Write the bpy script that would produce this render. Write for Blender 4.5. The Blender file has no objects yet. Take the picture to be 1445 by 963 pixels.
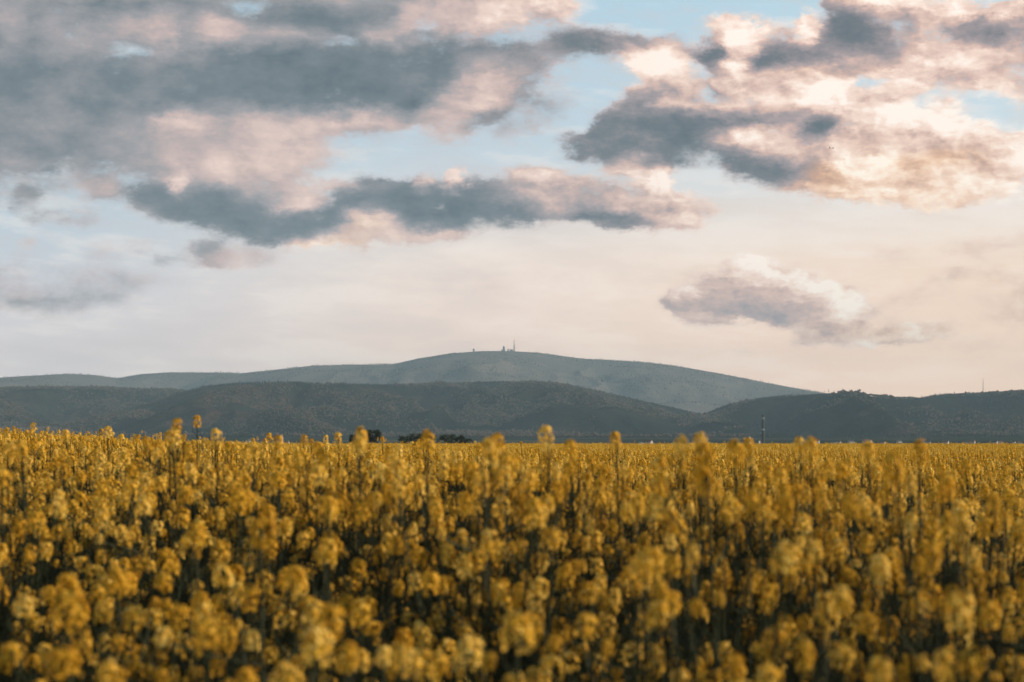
import bpy, math, random
import numpy as np
from mathutils import Vector, Matrix

random.seed(7)
rng = np.random.default_rng(11)
D2R = math.pi / 180
scene = bpy.context.scene
COL = scene.collection

# ------------------------------------------------------------------ camera
PW, PH = 1445.0, 963.0
FPX = 3412.0                      # focal length in photograph pixels
EYE = 1.54
HORIZON_Y = 626.0
PITCH = math.atan((HORIZON_Y - PH / 2) / FPX)
cam_d = bpy.data.cameras.new('camera')
cam_d.sensor_width = 36.0
cam_d.lens = FPX / PW * 36.0
cam_d.clip_start = 0.05
cam_d.clip_end = 200000.0
cam_d.dof.use_dof = True
cam_d.dof.focus_distance = 55.0
cam_d.dof.aperture_fstop = 6.7
cam_d.dof.aperture_blades = 7
cam = bpy.data.objects.new('camera', cam_d)
cam.location = (0, 0, EYE)
cam.rotation_euler = (math.pi / 2 + PITCH, 0, 0)
COL.objects.link(cam)
scene.camera = cam


def px_dir(x, y):
    """azimuth, elevation (radians) of a direction; azimuth positive to the right of the view"""
    a = (np.asarray(x, float) - PW / 2) / FPX
    b = (PH / 2 - np.asarray(y, float)) / FPX
    dy = math.cos(PITCH) - b * math.sin(PITCH)
    dz = math.sin(PITCH) + b * math.cos(PITCH)
    return np.arctan2(a, dy), np.arctan2(dz, np.hypot(a, dy))


def dir_px(az, el):
    X = np.sin(az) * np.cos(el); Y = np.cos(az) * np.cos(el); Z = np.sin(el)
    fwd = Y * math.cos(PITCH) + Z * math.sin(PITCH)
    up = -Y * math.sin(PITCH) + Z * math.cos(PITCH)
    fwd = np.maximum(fwd, 0.05)
    return PW / 2 + FPX * X / fwd, PH / 2 - FPX * up / fwd


def lin(r, g, b):
    f = lambda c: (c / 255 / 12.92) if c / 255 <= 0.04045 else ((c / 255 + 0.055) / 1.055) ** 2.4
    return (f(r), f(g), f(b), 1.0)


# ------------------------------------------------------------------ node helper
class NT:
    def __init__(s, tree):
        s.t = tree; tree.nodes.clear()

    def n(s, typ, props=None, **ins):
        nd = s.t.nodes.new(typ)
        for k, v in (props or {}).items():
            setattr(nd, k, v)
        for k, v in ins.items():
            key = int(k[1:]) if k[0] == 'i' and k[1:].isdigit() else k.replace('_', ' ')
            s.put(nd.inputs[key], v)
        return nd

    def put(s, sock, v):
        if isinstance(v, bpy.types.NodeSocket):
            s.t.links.new(v, sock)
        else:
            sock.default_value = v

    def m(s, op, a, b=0.0, c=0.0, clamp=False):
        nd = s.t.nodes.new('ShaderNodeMath'); nd.operation = op; nd.use_clamp = clamp
        for i, v in enumerate((a, b, c)):
            s.put(nd.inputs[i], v)
        return nd.outputs[0]

    def mixc(s, f, a, b, blend='MIX'):
        nd = s.t.nodes.new('ShaderNodeMix'); nd.data_type = 'RGBA'; nd.blend_type = blend
        s.put(nd.inputs[0], f); s.put(nd.inputs[6], a); s.put(nd.inputs[7], b)
        return nd.outputs[2]

    def mixf(s, f, a, b):
        nd = s.t.nodes.new('ShaderNodeMix'); nd.data_type = 'FLOAT'
        s.put(nd.inputs[0], f); s.put(nd.inputs[2], a); s.put(nd.inputs[3], b)
        return nd.outputs[0]

    def mapr(s, v, a, b, c=0.0, d=1.0, smooth=True):
        nd = s.t.nodes.new('ShaderNodeMapRange')
        nd.interpolation_type = 'SMOOTHSTEP' if smooth else 'LINEAR'; nd.clamp = True
        for i, q in enumerate((v, a, b, c, d)):
            s.put(nd.inputs[i], q)
        return nd.outputs[0]

    def ramp(s, f, stops, interp='LINEAR'):
        nd = s.t.nodes.new('ShaderNodeValToRGB'); r = nd.color_ramp; r.interpolation = interp
        for _i in range(len(stops) - len(r.elements)):
            r.elements.new(1.0)
        for e, (p, c) in zip(r.elements, stops):
            e.position = p
            e.color = c
        s.put(nd.inputs[0], f)
        return nd


# ------------------------------------------------------------------ sun and sky
SUN_AZ, SUN_EL = 94.0, 20.0       # degrees right of the view, above the horizon
sun_d = bpy.data.lights.new('sun', 'SUN')
sun_d.energy = 5.0
sun_d.angle = 0.5 * D2R
sun_d.color = (1.0, 0.79, 0.55)
sun = bpy.data.objects.new('sun', sun_d)
sv = Vector((math.sin(SUN_AZ * D2R) * math.cos(SUN_EL * D2R), math.cos(SUN_AZ * D2R) * math.cos(SUN_EL * D2R), math.sin(SUN_EL * D2R)))
sun.rotation_euler = sv.to_track_quat('Z', 'Y').to_euler()
sun.location = (60, 20, 40)
COL.objects.link(sun)

scene.view_settings.view_transform = 'Standard'
scene.view_settings.look = 'None'
scene.view_settings.exposure = 0.0
scene.view_settings.gamma = 1.0
scene.view_settings.use_curve_mapping = False
scene.render.engine = 'CYCLES'
cy = scene.cycles
cy.use_denoising = True
cy.max_bounces = 6
cy.diffuse_bounces = 3
cy.transmission_bounces = 4
cy.transparent_max_bounces = 8
cy.volume_bounces = 0
cy.use_adaptive_sampling = False
try:
    cy.use_light_tree = False
except Exception:
    pass

# The layout of the cloud deck, as soft masses: (shade 0 dark..1 sunlit, warmth 0 rose..1 amber, cover, x, y, rx, ry, tilt)
MASSES = [
    # broad grey deck, upper left
    (.42, .2, .74, 150, 110, 360, 135, 0), (.42, .2, .66, 380, 60, 300, 70, 0), (.42, .2, .62, 100, 215, 180, 40, 0), (.36, .1, .7, 60, 80, 90, 26, 0), (.52, .1, .6, 190, 92, 90, 16, 10), (.46, .2, .6, 130, 160, 120, 14, 0),
    (.12, .1, .9, 440, 28, 130, 22, -4), (.12, .1, .8, 180, 4, 130, 12, 0), (.30, .4, .8, 590, 12, 70, 24, 0),
    (.50, .3, .8, 80, 36, 150, 12, 0), (.85, .35, .95, 720, 14, 90, 26, -6), (.72, .3, .9, 640, 22, 60, 26, 20), (.74, .3, .8, 575, 38, 26, 22, 40),
    (.78, .2, .9, 8, 42, 26, 20, 0), (.76, .2, .85, 226, 64, 26, 30, 25), (.80, .2, .9, 318, 54, 32, 20, 0), (.74, .2, .8, 420, 58, 60, 12, 5),
    (1.0, .3, .95, 545, 62, 24, 14, 20),
    (.08, .1, .95, 440, 118, 240, 48, 0), (.24, .0, .8, 90, 120, 170, 34, 0), (.17, .1, .9, 620, 112, 110, 40, 10), (.06, .3, .95, 570, 148, 110, 22, 0),
    (.20, .1, .8, 280, 165, 120, 28, 0), (.34, .2, .8, 190, 205, 180, 34, 0), (.28, .0, .8, 50, 200, 80, 28, 0),
    (.62, .45, .85, 350, 214, 112, 38, -8), (.50, .2, .6, 250, 215, 40, 30, 0), (.76, .5, .7, 400, 225, 60, 16, -8), (.70, .4, .85, 420, 180, 90, 14, 0), (.72, .3, .8, 262, 178, 32, 18, 0), (.70, .3, .8, 530, 172, 80, 9, 0),
    (.74, .25, .95, 692, 116, 42, 26, -20), (.68, .25, .9, 655, 142, 62, 15, -14), (.64, .2, .6, 628, 186, 28, 18, 0),
    (.22, .1, .8, 735, 72, 70, 14, 4), (.20, .1, .9, 838, 58, 62, 16, 4), (.26, .1, .8, 950, 64, 70, 12, 4), (.40, .1, .6, 745, 88, 40, 12, 0),
    (.48, .1, .45, 755, 170, 60, 18, -25), (.70, .2, .55, 782, 104, 28, 12, 10), (.35, .1, .5, 700, 90, 40, 12, 0),
    # the long cloud across the middle
    (.74, .55, .9, 330, 250, 78, 28, 0), (.16, .1, .95, 290, 288, 100, 24, 6), (.12, .1, .95, 400, 322, 110, 17, 2), (.12, .1, .95, 620, 290, 150, 30, 0),
    (.10, .1, .95, 560, 300, 100, 26, 0), (.20, .0, .8, 225, 280, 36, 12, 0), (.08, .2, .9, 700, 285, 70, 26, 0), (.10, .1, .9, 560, 262, 60, 10, 0),
    (.84, .5, .95, 425, 283, 34, 14, -10), (.74, .4, .8, 455, 262, 46, 9, 0), (.9, .5, .9, 256, 256, 16, 9, 0), (.95, .4, .95, 644, 249, 14, 13, 0),
    (.82, .3, .8, 600, 254, 18, 8, 0), (.82, .7, .95, 522, 318, 36, 16, 0), (.85, .8, .85, 470, 344, 56, 8, -5), (.8, .6, .8, 600, 334, 80, 8, 0),
    (.78, .4, .9, 780, 256, 60, 16, 8), (.74, .5, .9, 850, 284, 100, 26, 6), (.62, .5, .85, 915, 312, 60, 15, 0), (.18, .1, .9, 858, 308, 55, 11, 8),
    (1.0, .4, .95, 928, 248, 26, 21, 0), (.76, .5, .7, 975, 298, 40, 20, 0), (.50, .4, .8, 820, 275, 50, 10, 0),
    # scraps at the left
    (.3, .0, .6, 44, 292, 24, 24, 20), (.70, .4, .6, 150, 270, 26, 9, 0), (.36, .1, .5, 110, 306, 44, 14, 0), (.7, .5, .5, 28, 345, 10, 8, 0),
    (.5, .3, .42, 170, 352, 60, 12, 0), (.72, .5, .62, 335, 362, 56, 14, 0), (.25, .1, .55, 285, 350, 30, 8, 0), (.3, .1, .5, 250, 372, 26, 6, 0),
    (.3, .0, .48, 70, 395, 140, 24, 0), (.26, .0, .42, 60, 432, 120, 14, 0),
    # the towering clouds at the right
    (.95, .35, .95, 1030, 46, 44, 22, 10), (.80, .4, .95, 1075, 92, 55, 50, 0), (1.0, .4, .95, 1235, 6, 60, 20, 0), (1.0, .4, .95, 1345, 18, 70, 22, 0),
    (.94, .4, .95, 1425, 40, 60, 28, 0), (.78, .45, .95, 1340, 84, 110, 30, 0), (.8, .4, .9, 1410, 128, 60, 14, 8), (.92, .3, .95, 925, 88, 46, 24, 10),
    (.80, .4, .95, 1050, 140, 110, 34, 0), (.92, .4, .8, 1070, 150, 50, 14, 0), (.76, .5, .95, 1170, 130, 100, 22, 0), (.82, .35, .95, 955, 146, 72, 24, 6),
    (.16, .1, .95, 1205, 50, 52, 36, 25), (.12, .1, .95, 1150, 76, 46, 18, -6), (.14, .1, .9, 1092, 88, 24, 22, 0), (.16, .1, .9, 1008, 78, 16, 18, 0),
    (.26, .2, .95, 1398, 38, 50, 17, 0), (.4, .3, .7, 1290, 34, 32, 16, 0), (.30, .4, .9, 1230, 82, 50, 18, 0), (.2, .0, .6, 1185, 2, 24, 18, 40),
    (.95, .3, .9, 1135, 40, 18, 14, 30), (.55, .7, .85, 1170, 104, 90, 9, -2),
    (.82, .5, .98, 1205, 162, 110, 44, 0), (.95, .4, .9, 1180, 150, 40, 24, 0), (1.0, .5, .98, 1290, 172, 90, 48, 20), (1.0, .5, .98, 1385, 206, 80, 26, 8), (.84, .7, .98, 1340, 240, 130, 32, 0), (.66, .6, .7, 1290, 205, 60, 8, -4), (.7, .6, .7, 1210, 182, 70, 8, 4),
    (.22, .0, .85, 870, 172, 56, 16, -30), (.14, .1, .95, 945, 178, 84, 20, 4), (.2, .1, .9, 1055, 168, 60, 9, 0), (.12, .1, .95, 1005, 198, 56, 24, 0),
    (.2, .0, .9, 850, 206, 52, 20, 6), (.22, .1, .85, 925, 218, 70, 15, 0), (.14, .1, .9, 1152, 184, 30, 15, -20), (.18, .1, .85, 1092, 202, 34, 7, 0),
    (.16, .1, .9, 1045, 224, 40, 14, 10), (.14, .1, .95, 1110, 242, 92, 22, 6), (.84, .5, .85, 1062, 196, 52, 9, 0), (.7, .5, .8, 1110, 216, 60, 6, 2),
    (.5, 1., .95, 1185, 256, 50, 20, 12), (.48, 1., .9, 1290, 234, 80, 10, -10), (.58, .6, .8, 1240, 204, 110, 6, 0), (.62, .9, .85, 1220, 274, 110, 8, 4), (.58, .6, .75, 1105, 156, 70, 8, 6), (.62, .5, .6, 1000, 120, 40, 8, 0), (.55, .5, .6, 1240, 140, 40, 6, 10), (.6, .5, .6, 1340, 110, 60, 8, 4), (.5, .8, .7, 1260, 256, 60, 7, -6),
    (1.0, .8, .95, 1226, 236, 36, 15, 0), (.9, .8, .7, 1310, 268, 110, 16, 0), (.78, .9, .5, 1330, 288, 60, 8, 0),
    (.72, .5, .8, 880, 240, 30, 10, 0),
    # the low cumulus at the right
    (.74, .4, .97, 1085, 414, 90, 38, 4), (.60, .3, .9, 985, 426, 42, 18, 0), (.88, .6, .97, 1165, 436, 58, 30, 15), (.84, .7, .92, 1215, 468, 80, 16, 0),
    (.47, .2, .95, 1035, 420, 52, 12, 0), (.43, .2, .95, 1085, 446, 92, 10, 0), (.44, .2, .8, 965, 430, 22, 8, 0), (.56, .4, .85, 1085, 418, 60, 8, 0), (.60, .6, .8, 1165, 458, 50, 6, 0), (.58, .6, .75, 1175, 483, 60, 5, 0),
    (1.0, .5, .97, 1066, 382, 34, 13, 0), (1.0, .6, .95, 1128, 396, 48, 11, 20), (1.0, .7, .92, 1188, 424, 28, 14, 48), (.88, .5, .85, 970, 412, 20, 6, 0),
    (.86, .7, .62, 1350, 457, 38, 5, 0), (.82, .7, .5, 1290, 470, 66, 6, 0),
    (.76, .5, .55, 990, 456, 46, 7, 0), (.95, .5, .45, 1010, 492, 80, 5, 3), (.98, .5, .5, 700, 489, 34, 4, 0), (.96, .5, .42, 790, 499, 60, 4, 4),
    # thin amber streaks low at the right, rose haze in the middle
    (.62, .8, .46, 1340, 352, 150, 9, -8), (.60, .9, .46, 1390, 388, 120, 14, -10), (.66, 1., .42, 1460, 420, 70, 34, 0), (.6, .8, .4, 1300, 425, 90, 6, -6), (.66, 1., .4, 1400, 470, 140, 20, 0), (.6, .5, .22, 700, 400, 300, 26, 0),
    # beyond the frame
    (.9, .6, .9, 1560, 220, 120, 60, 0), (.3, .2, .8, 1580, 80, 120, 40, 0), (.6, .8, .6, 1600, 360, 120, 40, 0),
    (.2, .1, .9, -120, 60, 140, 60, 0), (.3, .1, .8, -120, 240, 120, 50, 0), (.5, .3, .8, 300, -60, 300, 50, 0), (.9, .4, .8, 1250, -60, 200, 40, 0),
    (.4, .2, .5, -120, 400, 100, 40, 0),
]
GAPS = [  # openings of blue sky in the deck: (amount, x, y, rx, ry)
    (.75, 165, 70, 40, 12), (.8, 478, 60, 26, 10), (.8, 690, 52, 40, 10), (.9, 1232, 118, 24, 7), (.85, 1385, 158, 50, 20), (.6, 350, 22, 18, 14),
    (.7, 60, 250, 110, 12), (.8, 520, 215, 70, 18), (.7, 590, 45, 20, 10), (.8, 1000, 235, 30, 10),
]


def layout(az, el):
    """cover, shade, warmth sampled at directions"""
    px, py = dir_px(az, el)
    C = np.zeros_like(px); S = np.full_like(px, .5); W = np.full_like(px, .4)
    sw = np.zeros_like(px) + 1e-3
    np.seterr(over='ignore')
    for s_, w_, a_, cx, cy_, rx, ry, rot in MASSES:
        t = rot * D2R; dx = px - cx; dy = py - cy_
        u = (dx * math.cos(t) + dy * math.sin(t)) / (rx * 1.12); v = (-dx * math.sin(t) + dy * math.cos(t)) / (ry * 1.12 + 2)
        q = np.sqrt(u * u + v * v)
        f = 1 / (1 + np.exp((q - 1) * 7.0))
        f = f / (1 / (1 + math.exp(-7.0)))
        a = np.clip(f, 0, 1) * a_
        C = 1 - (1 - C) * (1 - a)
        fs = np.clip(1.06 / (1 + np.exp((q - .98) * 4.0)), 0, 1)
        k = np.clip(fs * min(1, a_ * 1.15), 0, 1)
        S = S * (1 - k) + s_ * k; W = W * (1 - k) + w_ * k
    for a_, cx, cy_, rx, ry in GAPS:
        q = np.sqrt(((px - cx) / rx) ** 2 + ((py - cy_) / ry) ** 2)
        C = C * (1 - .62 * a_ / (1 + np.exp((q - 1) * 3.2)))
    return C, S, W


def build_world():
    w = bpy.data.worlds.new('World'); w.use_nodes = True
    T = NT(w.node_tree); m = T.m
    tc = T.n('ShaderNodeTexCoord')
    sep = T.n('ShaderNodeSeparateXYZ', i0=tc.outputs['Generated'])
    X, Y, Z = sep.outputs
    az = m('MULTIPLY', m('ARCTAN2', X, Y), 1 / D2R)
    el = m('MULTIPLY', m('ARCSINE', Z), 1 / D2R)
    P = T.n('ShaderNodeCombineXYZ', i0=az, i1=m('MULTIPLY', el, 1.75), i2=3.3).outputs[0]

    def noise(vec, scale, detail, rough=.55, lac=2.0, dist=0.0, color=False):
        nd = T.n('ShaderNodeTexNoise', {'noise_dimensions': '2D'})
        T.put(nd.inputs['Vector'], vec)
        nd.inputs['Scale'].default_value = scale; nd.inputs['Detail'].default_value = detail
        nd.inputs['Roughness'].default_value = rough; nd.inputs['Lacunarity'].default_value = lac; nd.inputs['Distortion'].default_value = dist
        return nd.outputs['Color' if color else 'Fac']

    # breaking up the outlines of the masses
    wn = noise(P, .55, 8.0, .68, color=True)
    ws = T.n('ShaderNodeSeparateXYZ', i0=wn).outputs
    azw = m('MULTIPLY_ADD', m('SUBTRACT', ws[0], .5), 1.35, az)
    elw = m('MULTIPLY_ADD', m('SUBTRACT', ws[1], .5), .80, el)
    # rows of the layout
    NA, A0, A1 = 116, -13.8, 13.8
    E0, E1, NE = 1.8, 10.9, 42
    u = m('DIVIDE', m('SUBTRACT', azw, A0), A1 - A0, clamp=True)
    uv3 = T.n('ShaderNodeCombineXYZ', i0=u, i1=u, i2=u).outputs[0]
    v = m('MULTIPLY', m('DIVIDE', m('SUBTRACT', elw, E0), E1 - E0, clamp=True), NE - 1.0)
    azs = np.linspace(A0, A1, NA + 1); els = np.linspace(E0, E1, NE)
    acc = None
    for j in range(NE):
        C, S, W = layout(azs * D2R, np.full(NA + 1, els[j] * D2R))
        cv = w.node_tree.nodes.new('ShaderNodeRGBCurve')
        cm = cv.mapping; cm.use_clip = True; cm.extend = 'HORIZONTAL'
        for ch, arr in enumerate((C, S, W)):
            pts = cm.curves[ch].points
            pts[0].location = (0.0, float(arr[0])); pts[1].location = (1.0, float(arr[-1]))
            for i in range(1, NA):
                pts.new(i / NA, float(arr[i]))
        cm.update()
        T.put(cv.inputs['Color'], uv3)
        row = cv.outputs[0]
        d = m('ABSOLUTE', m('SUBTRACT', v, float(j)))
        wt = m('SUBTRACT', 1.0, d, clamp=True)
        sc = T.n('ShaderNodeVectorMath', {'operation': 'SCALE'}, i0=row)
        T.put(sc.inputs['Scale'], wt)
        acc = sc.outputs[0] if acc is None else T.n('ShaderNodeVectorMath', {'operation': 'ADD'}, i0=acc, i1=sc.outputs[0]).outputs[0]
    cs = T.n('ShaderNodeSeparateXYZ', i0=acc).outputs
    C, S, W = cs[0], cs[1], cs[2]
    # outside the part of the sky laid out above: broken cloud from noise
    big = noise(P, .12, 4.0, .5)
    out_az = T.mapr(m('ABSOLUTE', az), 12.4, 13.8)
    out_el = T.mapr(el, 10.35, 10.9)
    out = m('MAXIMUM', out_az, out_el)
    C = T.mixf(out, C, T.mapr(big, .42, .62, 0.0, .95))
    S = T.mixf(out, S, T.mapr(big, .46, .66, .55, .05))
    # puffs
    soft1 = noise(P, .9, 3.0, .5)
    puff = noise(P, .80, 7.0, .46)
    P2 = T.n('ShaderNodeVectorMath', {'operation': 'ADD'}, i0=P, i1=(.24, .34, 0)).outputs[0]
    puff2 = noise(P2, .85, 4.0, .48)
    vor = T.n('ShaderNodeTexVoronoi', {'voronoi_dimensions': '2D', 'feature': 'SMOOTH_F1'})
    vvec = T.n('ShaderNodeVectorMath', {'operation': 'MULTIPLY_ADD'}, i0=wn, i1=(1.1, 1.1, 0), i2=P).outputs[0]
    T.put(vor.inputs['Vector'], vvec); vor.inputs['Scale'].default_value = 1.15; vor.inputs['Smoothness'].default_value = .7
    vor.inputs['Detail'].default_value = 2.0; vor.inputs['Roughness'].default_value = .5
    bil = m('SUBTRACT', 1.0, vor.outputs['Distance'])
    vor2 = T.n('ShaderNodeTexVoronoi', {'voronoi_dimensions': '2D', 'feature': 'SMOOTH_F1'})
    T.put(vor2.inputs['Vector'], T.n('ShaderNodeVectorMath', {'operation': 'ADD'}, i0=vvec, i1=(.11, .15, 0)).outputs[0])
    vor2.inputs['Scale'].default_value = 1.15; vor2.inputs['Smoothness'].default_value = .7; vor2.inputs['Detail'].default_value = 2.0; vor2.inputs['Roughness'].default_value = .5
    brel = m('SUBTRACT', vor2.outputs['Distance'], vor.outputs['Distance'])
    towers = m('MULTIPLY', T.mapr(S, .3, .8), T.mapr(az, -6, 4, .35, 1.0))
    fine = noise(P, 5.0, 5.0, .6)
    dens = m('ADD', C, m('ADD', m('MULTIPLY', m('SUBTRACT', puff, .5), 1.15), m('MULTIPLY', m('SUBTRACT', fine, .5), .38)))
    dens = m('ADD', dens, m('MULTIPLY', m('SUBTRACT', bil, .60), m('MULTIPLY_ADD', towers, .30, .10)))
    soft = T.mixf(T.mapr(C, .3, .85), .44, .22)      # thin veils have soft edges, thick clouds firmer ones
    soft = m('ADD', soft, m('MULTIPLY', m('SUBTRACT', 1.0, towers), .10))
    alpha = T.mapr(dens, m('SUBTRACT', .44, soft), m('ADD', .46, soft))
    alpha = m('MULTIPLY', alpha, T.mapr(C, .02, .6, .12, 1.0))
    # relief: flat in the shaded decks, strong where the sun reaches the towers
    lumpy = m('MULTIPLY', m('MULTIPLY_ADD', T.mapr(S, .35, .85), .75, .25), T.mapr(az, -3, 4, .5, 1.0))
    relief = m('MULTIPLY', m('SUBTRACT', puff, puff2), m('MULTIPLY', lumpy, .62))
    sh = m('ADD', S, relief)
    sh = m('ADD', sh, m('MULTIPLY', brel, m('MULTIPLY_ADD', towers, .30, .05)))
    sh = m('ADD', sh, m('MULTIPLY', m('SUBTRACT', fine, .5), T.mapr(az, -4, 4, .10, .20)))
    sh = m('ADD', sh, m('MULTIPLY', m('SUBTRACT', soft1, .5), .42))
    # thin cloud lets more light through than thick
    sh = m('ADD', sh, m('MULTIPLY', m('SUBTRACT', 1.0, alpha), .16), clamp=True)
    rightness = T.mapr(az, -4.0, 7.0)
    rose = T.ramp(sh, [(0, lin(84, 98, 107)), (.2, lin(110, 119, 126)), (.42, lin(150, 148, 152)), (.60, lin(190, 170, 167)), (.8, lin(221, 196, 186)), (1, lin(246, 222, 210))]).outputs[0]
    cream = T.ramp(sh, [(0, lin(78, 92, 101)), (.2, lin(106, 111, 118)), (.42, lin(160, 146, 148)), (.60, lin(208, 176, 164)), (.8, lin(238, 210, 194)), (1, lin(255, 240, 228))]).outputs[0]
    amber = T.ramp(sh, [(0, lin(108, 112, 120)), (.25, lin(146, 130, 126)), (.5, lin(200, 156, 128)), (.7, lin(236, 196, 164)), (.85, lin(250, 222, 196)), (1, lin(255, 242, 222))]).outputs[0]
    cc = T.mixc(rightness, rose, cream)
    cc = T.mixc(T.mapr(W, .45, 1.0), cc, amber)
    # clear sky: the Nishita sky with a milky evening veil thickening to the horizon
    sky = T.n('ShaderNodeTexSky', {'sky_type': 'NISHITA', 'sun_disc': False, 'sun_elevation': SUN_EL * D2R, 'sun_rotation': SUN_AZ * D2R,
                                   'air_density': 1.0, 'dust_density': 1.2, 'ozone_density': 1.6, 'altitude': 200.0})
    nish = T.n('ShaderNodeVectorMath', {'operation': 'SCALE'}, i0=sky.outputs[0]); nish.inputs['Scale'].default_value = .12
    veilL = T.ramp(T.mapr(el, 0, 12, smooth=False), [(0, lin(222, 210, 210)), (.17, lin(216, 207, 209)), (.27, lin(205, 203, 210)), (.38, lin(190, 198, 208)), (.55, lin(180, 202, 214)), (1, lin(160, 198, 216))]).outputs[0]
    veilM = T.ramp(T.mapr(el, 0, 12, smooth=False), [(0, lin(230, 214, 206)), (.2, lin(228, 212, 204)), (.36, lin(234, 222, 214)), (.46, lin(218, 216, 216)), (.6, lin(192, 208, 219)), (1, lin(168, 204, 222))]).outputs[0]
    veilR = T.ramp(T.mapr(el, 0, 12, smooth=False), [(0, lin(236, 212, 192)), (.2, lin(236, 214, 196)), (.34, lin(234, 214, 196)), (.46, lin(240, 230, 222)), (.62, lin(206, 220, 227)), (1, lin(172, 208, 224))]).outputs[0]
    veil = T.mixc(T.mapr(az, -11, -1), veilL, veilM)
    veil = T.mixc(T.mapr(az, 0, 12), veil, veilR)
    high = T.mapr(el, 12, 60)
    PS = T.n('ShaderNodeCombineXYZ', i0=m('MULTIPLY', az, .25), i1=m('MULTIPLY_ADD', az, .035, el), i2=0.0).outputs[0]
    streak = noise(PS, 1.3, 6.0, .55)
    veil = T.mixc(T.mapr(streak, .46, .70, 0, .30), veil, T.mixc(rightness, lin(196, 188, 194), lin(218, 198, 184)))
    veil = T.mixc(T.mapr(streak, .50, .34, 0, .40), veil, lin(240, 232, 226))
    lift = T.n('ShaderNodeVectorMath', {'operation': 'MULTIPLY'}, i0=veil, i1=T.mixc(T.mapr(el, 6.5, 0.0, smooth=False), (1, 1, 1, 1), T.mixc(T.mapr(az, -12, 5), (1.30, 1.21, 1.19, 1), (1.62, 1.28, 1.06, 1))))
    veil = lift.outputs[0]
    base = T.mixc(T.mixf(high, .86, .25), nish.outputs[0], veil)
    col = T.mixc(alpha, base, cc)
    bg = T.n('ShaderNodeBackground', i0=col); bg.inputs['Strength'].default_value = 1.18
    T.n('ShaderNodeOutputWorld', i0=bg.outputs[0])
    scene.world = w
    w.cycles.sampling_method = 'MANUAL'
    w.cycles.sample_map_resolution = 256


build_world()


# ------------------------------------------------------------------ numpy noise
def _hash(ix, iy, seed):
    h = (ix.astype(np.int64) * 374761393 + iy.astype(np.int64) * 668265263 + seed * 1442695041) & 0xffffffff
    h = ((h ^ (h >> 13)) * 1274126177) & 0xffffffff
    return ((h ^ (h >> 16)) & 0xffffff) / float(0xffffff)


def vnoise(x, y, seed=0):
    x = np.asarray(x, float); y = np.asarray(y, float)
    ix = np.floor(x); iy = np.floor(y); fx = x - ix; fy = y - iy
    fx = fx * fx * (3 - 2 * fx); fy = fy * fy * (3 - 2 * fy)
    a = _hash(ix, iy, seed); b = _hash(ix + 1, iy, seed); c = _hash(ix, iy + 1, seed); d = _hash(ix + 1, iy + 1, seed)
    return (a * (1 - fx) + b * fx) * (1 - fy) + (c * (1 - fx) + d * fx) * fy


def fbm(x, y, oct=4, seed=0):
    s = 0; a = .5; t = 0
    for i in range(oct):
        s = s + a * vnoise(x * 2 ** i, y * 2 ** i, seed + i * 17); t += a; a *= .5
    return s / t


def sstep(t):
    t = np.clip(t, 0, 1); return t * t * (3 - 2 * t)


# ------------------------------------------------------------------ terrain
RIDGES = {  # name: distance, front width, back width, crest in photograph pixels
    'massif': (25000., 9000., 5000., [(-500, 545), (-200, 538), (0, 533), (50, 530), (90, 528), (130, 529), (165, 534), (200, 528), (240, 525.5), (300, 526), (340, 527), (380, 523), (440, 516.5), (500, 515),
                                      (555, 514), (590, 506), (640, 498.5), (680, 495.5), (720, 495.5), (760, 498), (820, 506), (870, 509), (910, 511.5), (950, 516), (1010, 526), (1080, 540), (1150, 553),
                                      (1220, 566), (1330, 578), (1500, 590), (1900, 600)]),
    'left': (16500., 4500., 3500., [(-500, 560), (-200, 553), (0, 550), (60, 548.5), (150, 548), (200, 552), (240, 552), (290, 556), (360, 566), (450, 580), (600, 600), (700, 618)]),
    'front': (14000., 4200., 3500., [(-200, 624), (60, 604), (120, 590), (170, 582), (215, 571), (250, 557), (290, 547), (340, 542.5), (420, 540.5), (470, 544), (530, 545), (590, 545), (640, 543), (700, 540.5),
                                     (760, 541), (800, 545), (830, 551), (860, 558), (900, 567), (950, 578), (1000, 590), (1060, 602), (1150, 618)]),
    'right': (13000., 3800., 3500., [(900, 622), (960, 603), (990, 588), (1030, 573), (1070, 565), (1110, 560), (1150, 556), (1185, 554.5), (1215, 557.5), (1260, 564), (1300, 561.5), (1340, 558.5), (1400, 558.5),
                                     (1445, 557), (1600, 552), (1900, 565)]),
}
_rd = {}
for k, (D, wf, wb, pts) in RIDGES.items():
    p = np.array(pts, float); a, e = px_dir(p[:, 0], p[:, 1])
    _rd[k] = (D, wf, wb, a, np.tan(e))


def crest_r(k, az):
    D = _rd[k][0]
    return D * (1 + .035 * np.sin(az * 31 + D * .001) + .02 * np.sin(az * 73 + D * .002))


def spur(x, y, sc):
    """ridged pattern of spurs running down the slopes: 1 on a spur, 0 in a gully"""
    wx = x + 420 * (vnoise(x / 1300, y / 1300, 5) - .5) + .28 * y * np.sin(x / 4200.); wy = y + 500 * (vnoise(x / 1500, y / 1500, 6) - .5)
    return np.clip(1 - np.abs(2 * fbm(wx / sc * .62, wy / (sc * 2.6), 4, 9) - 1) * 2.2, 0, 1)


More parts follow.
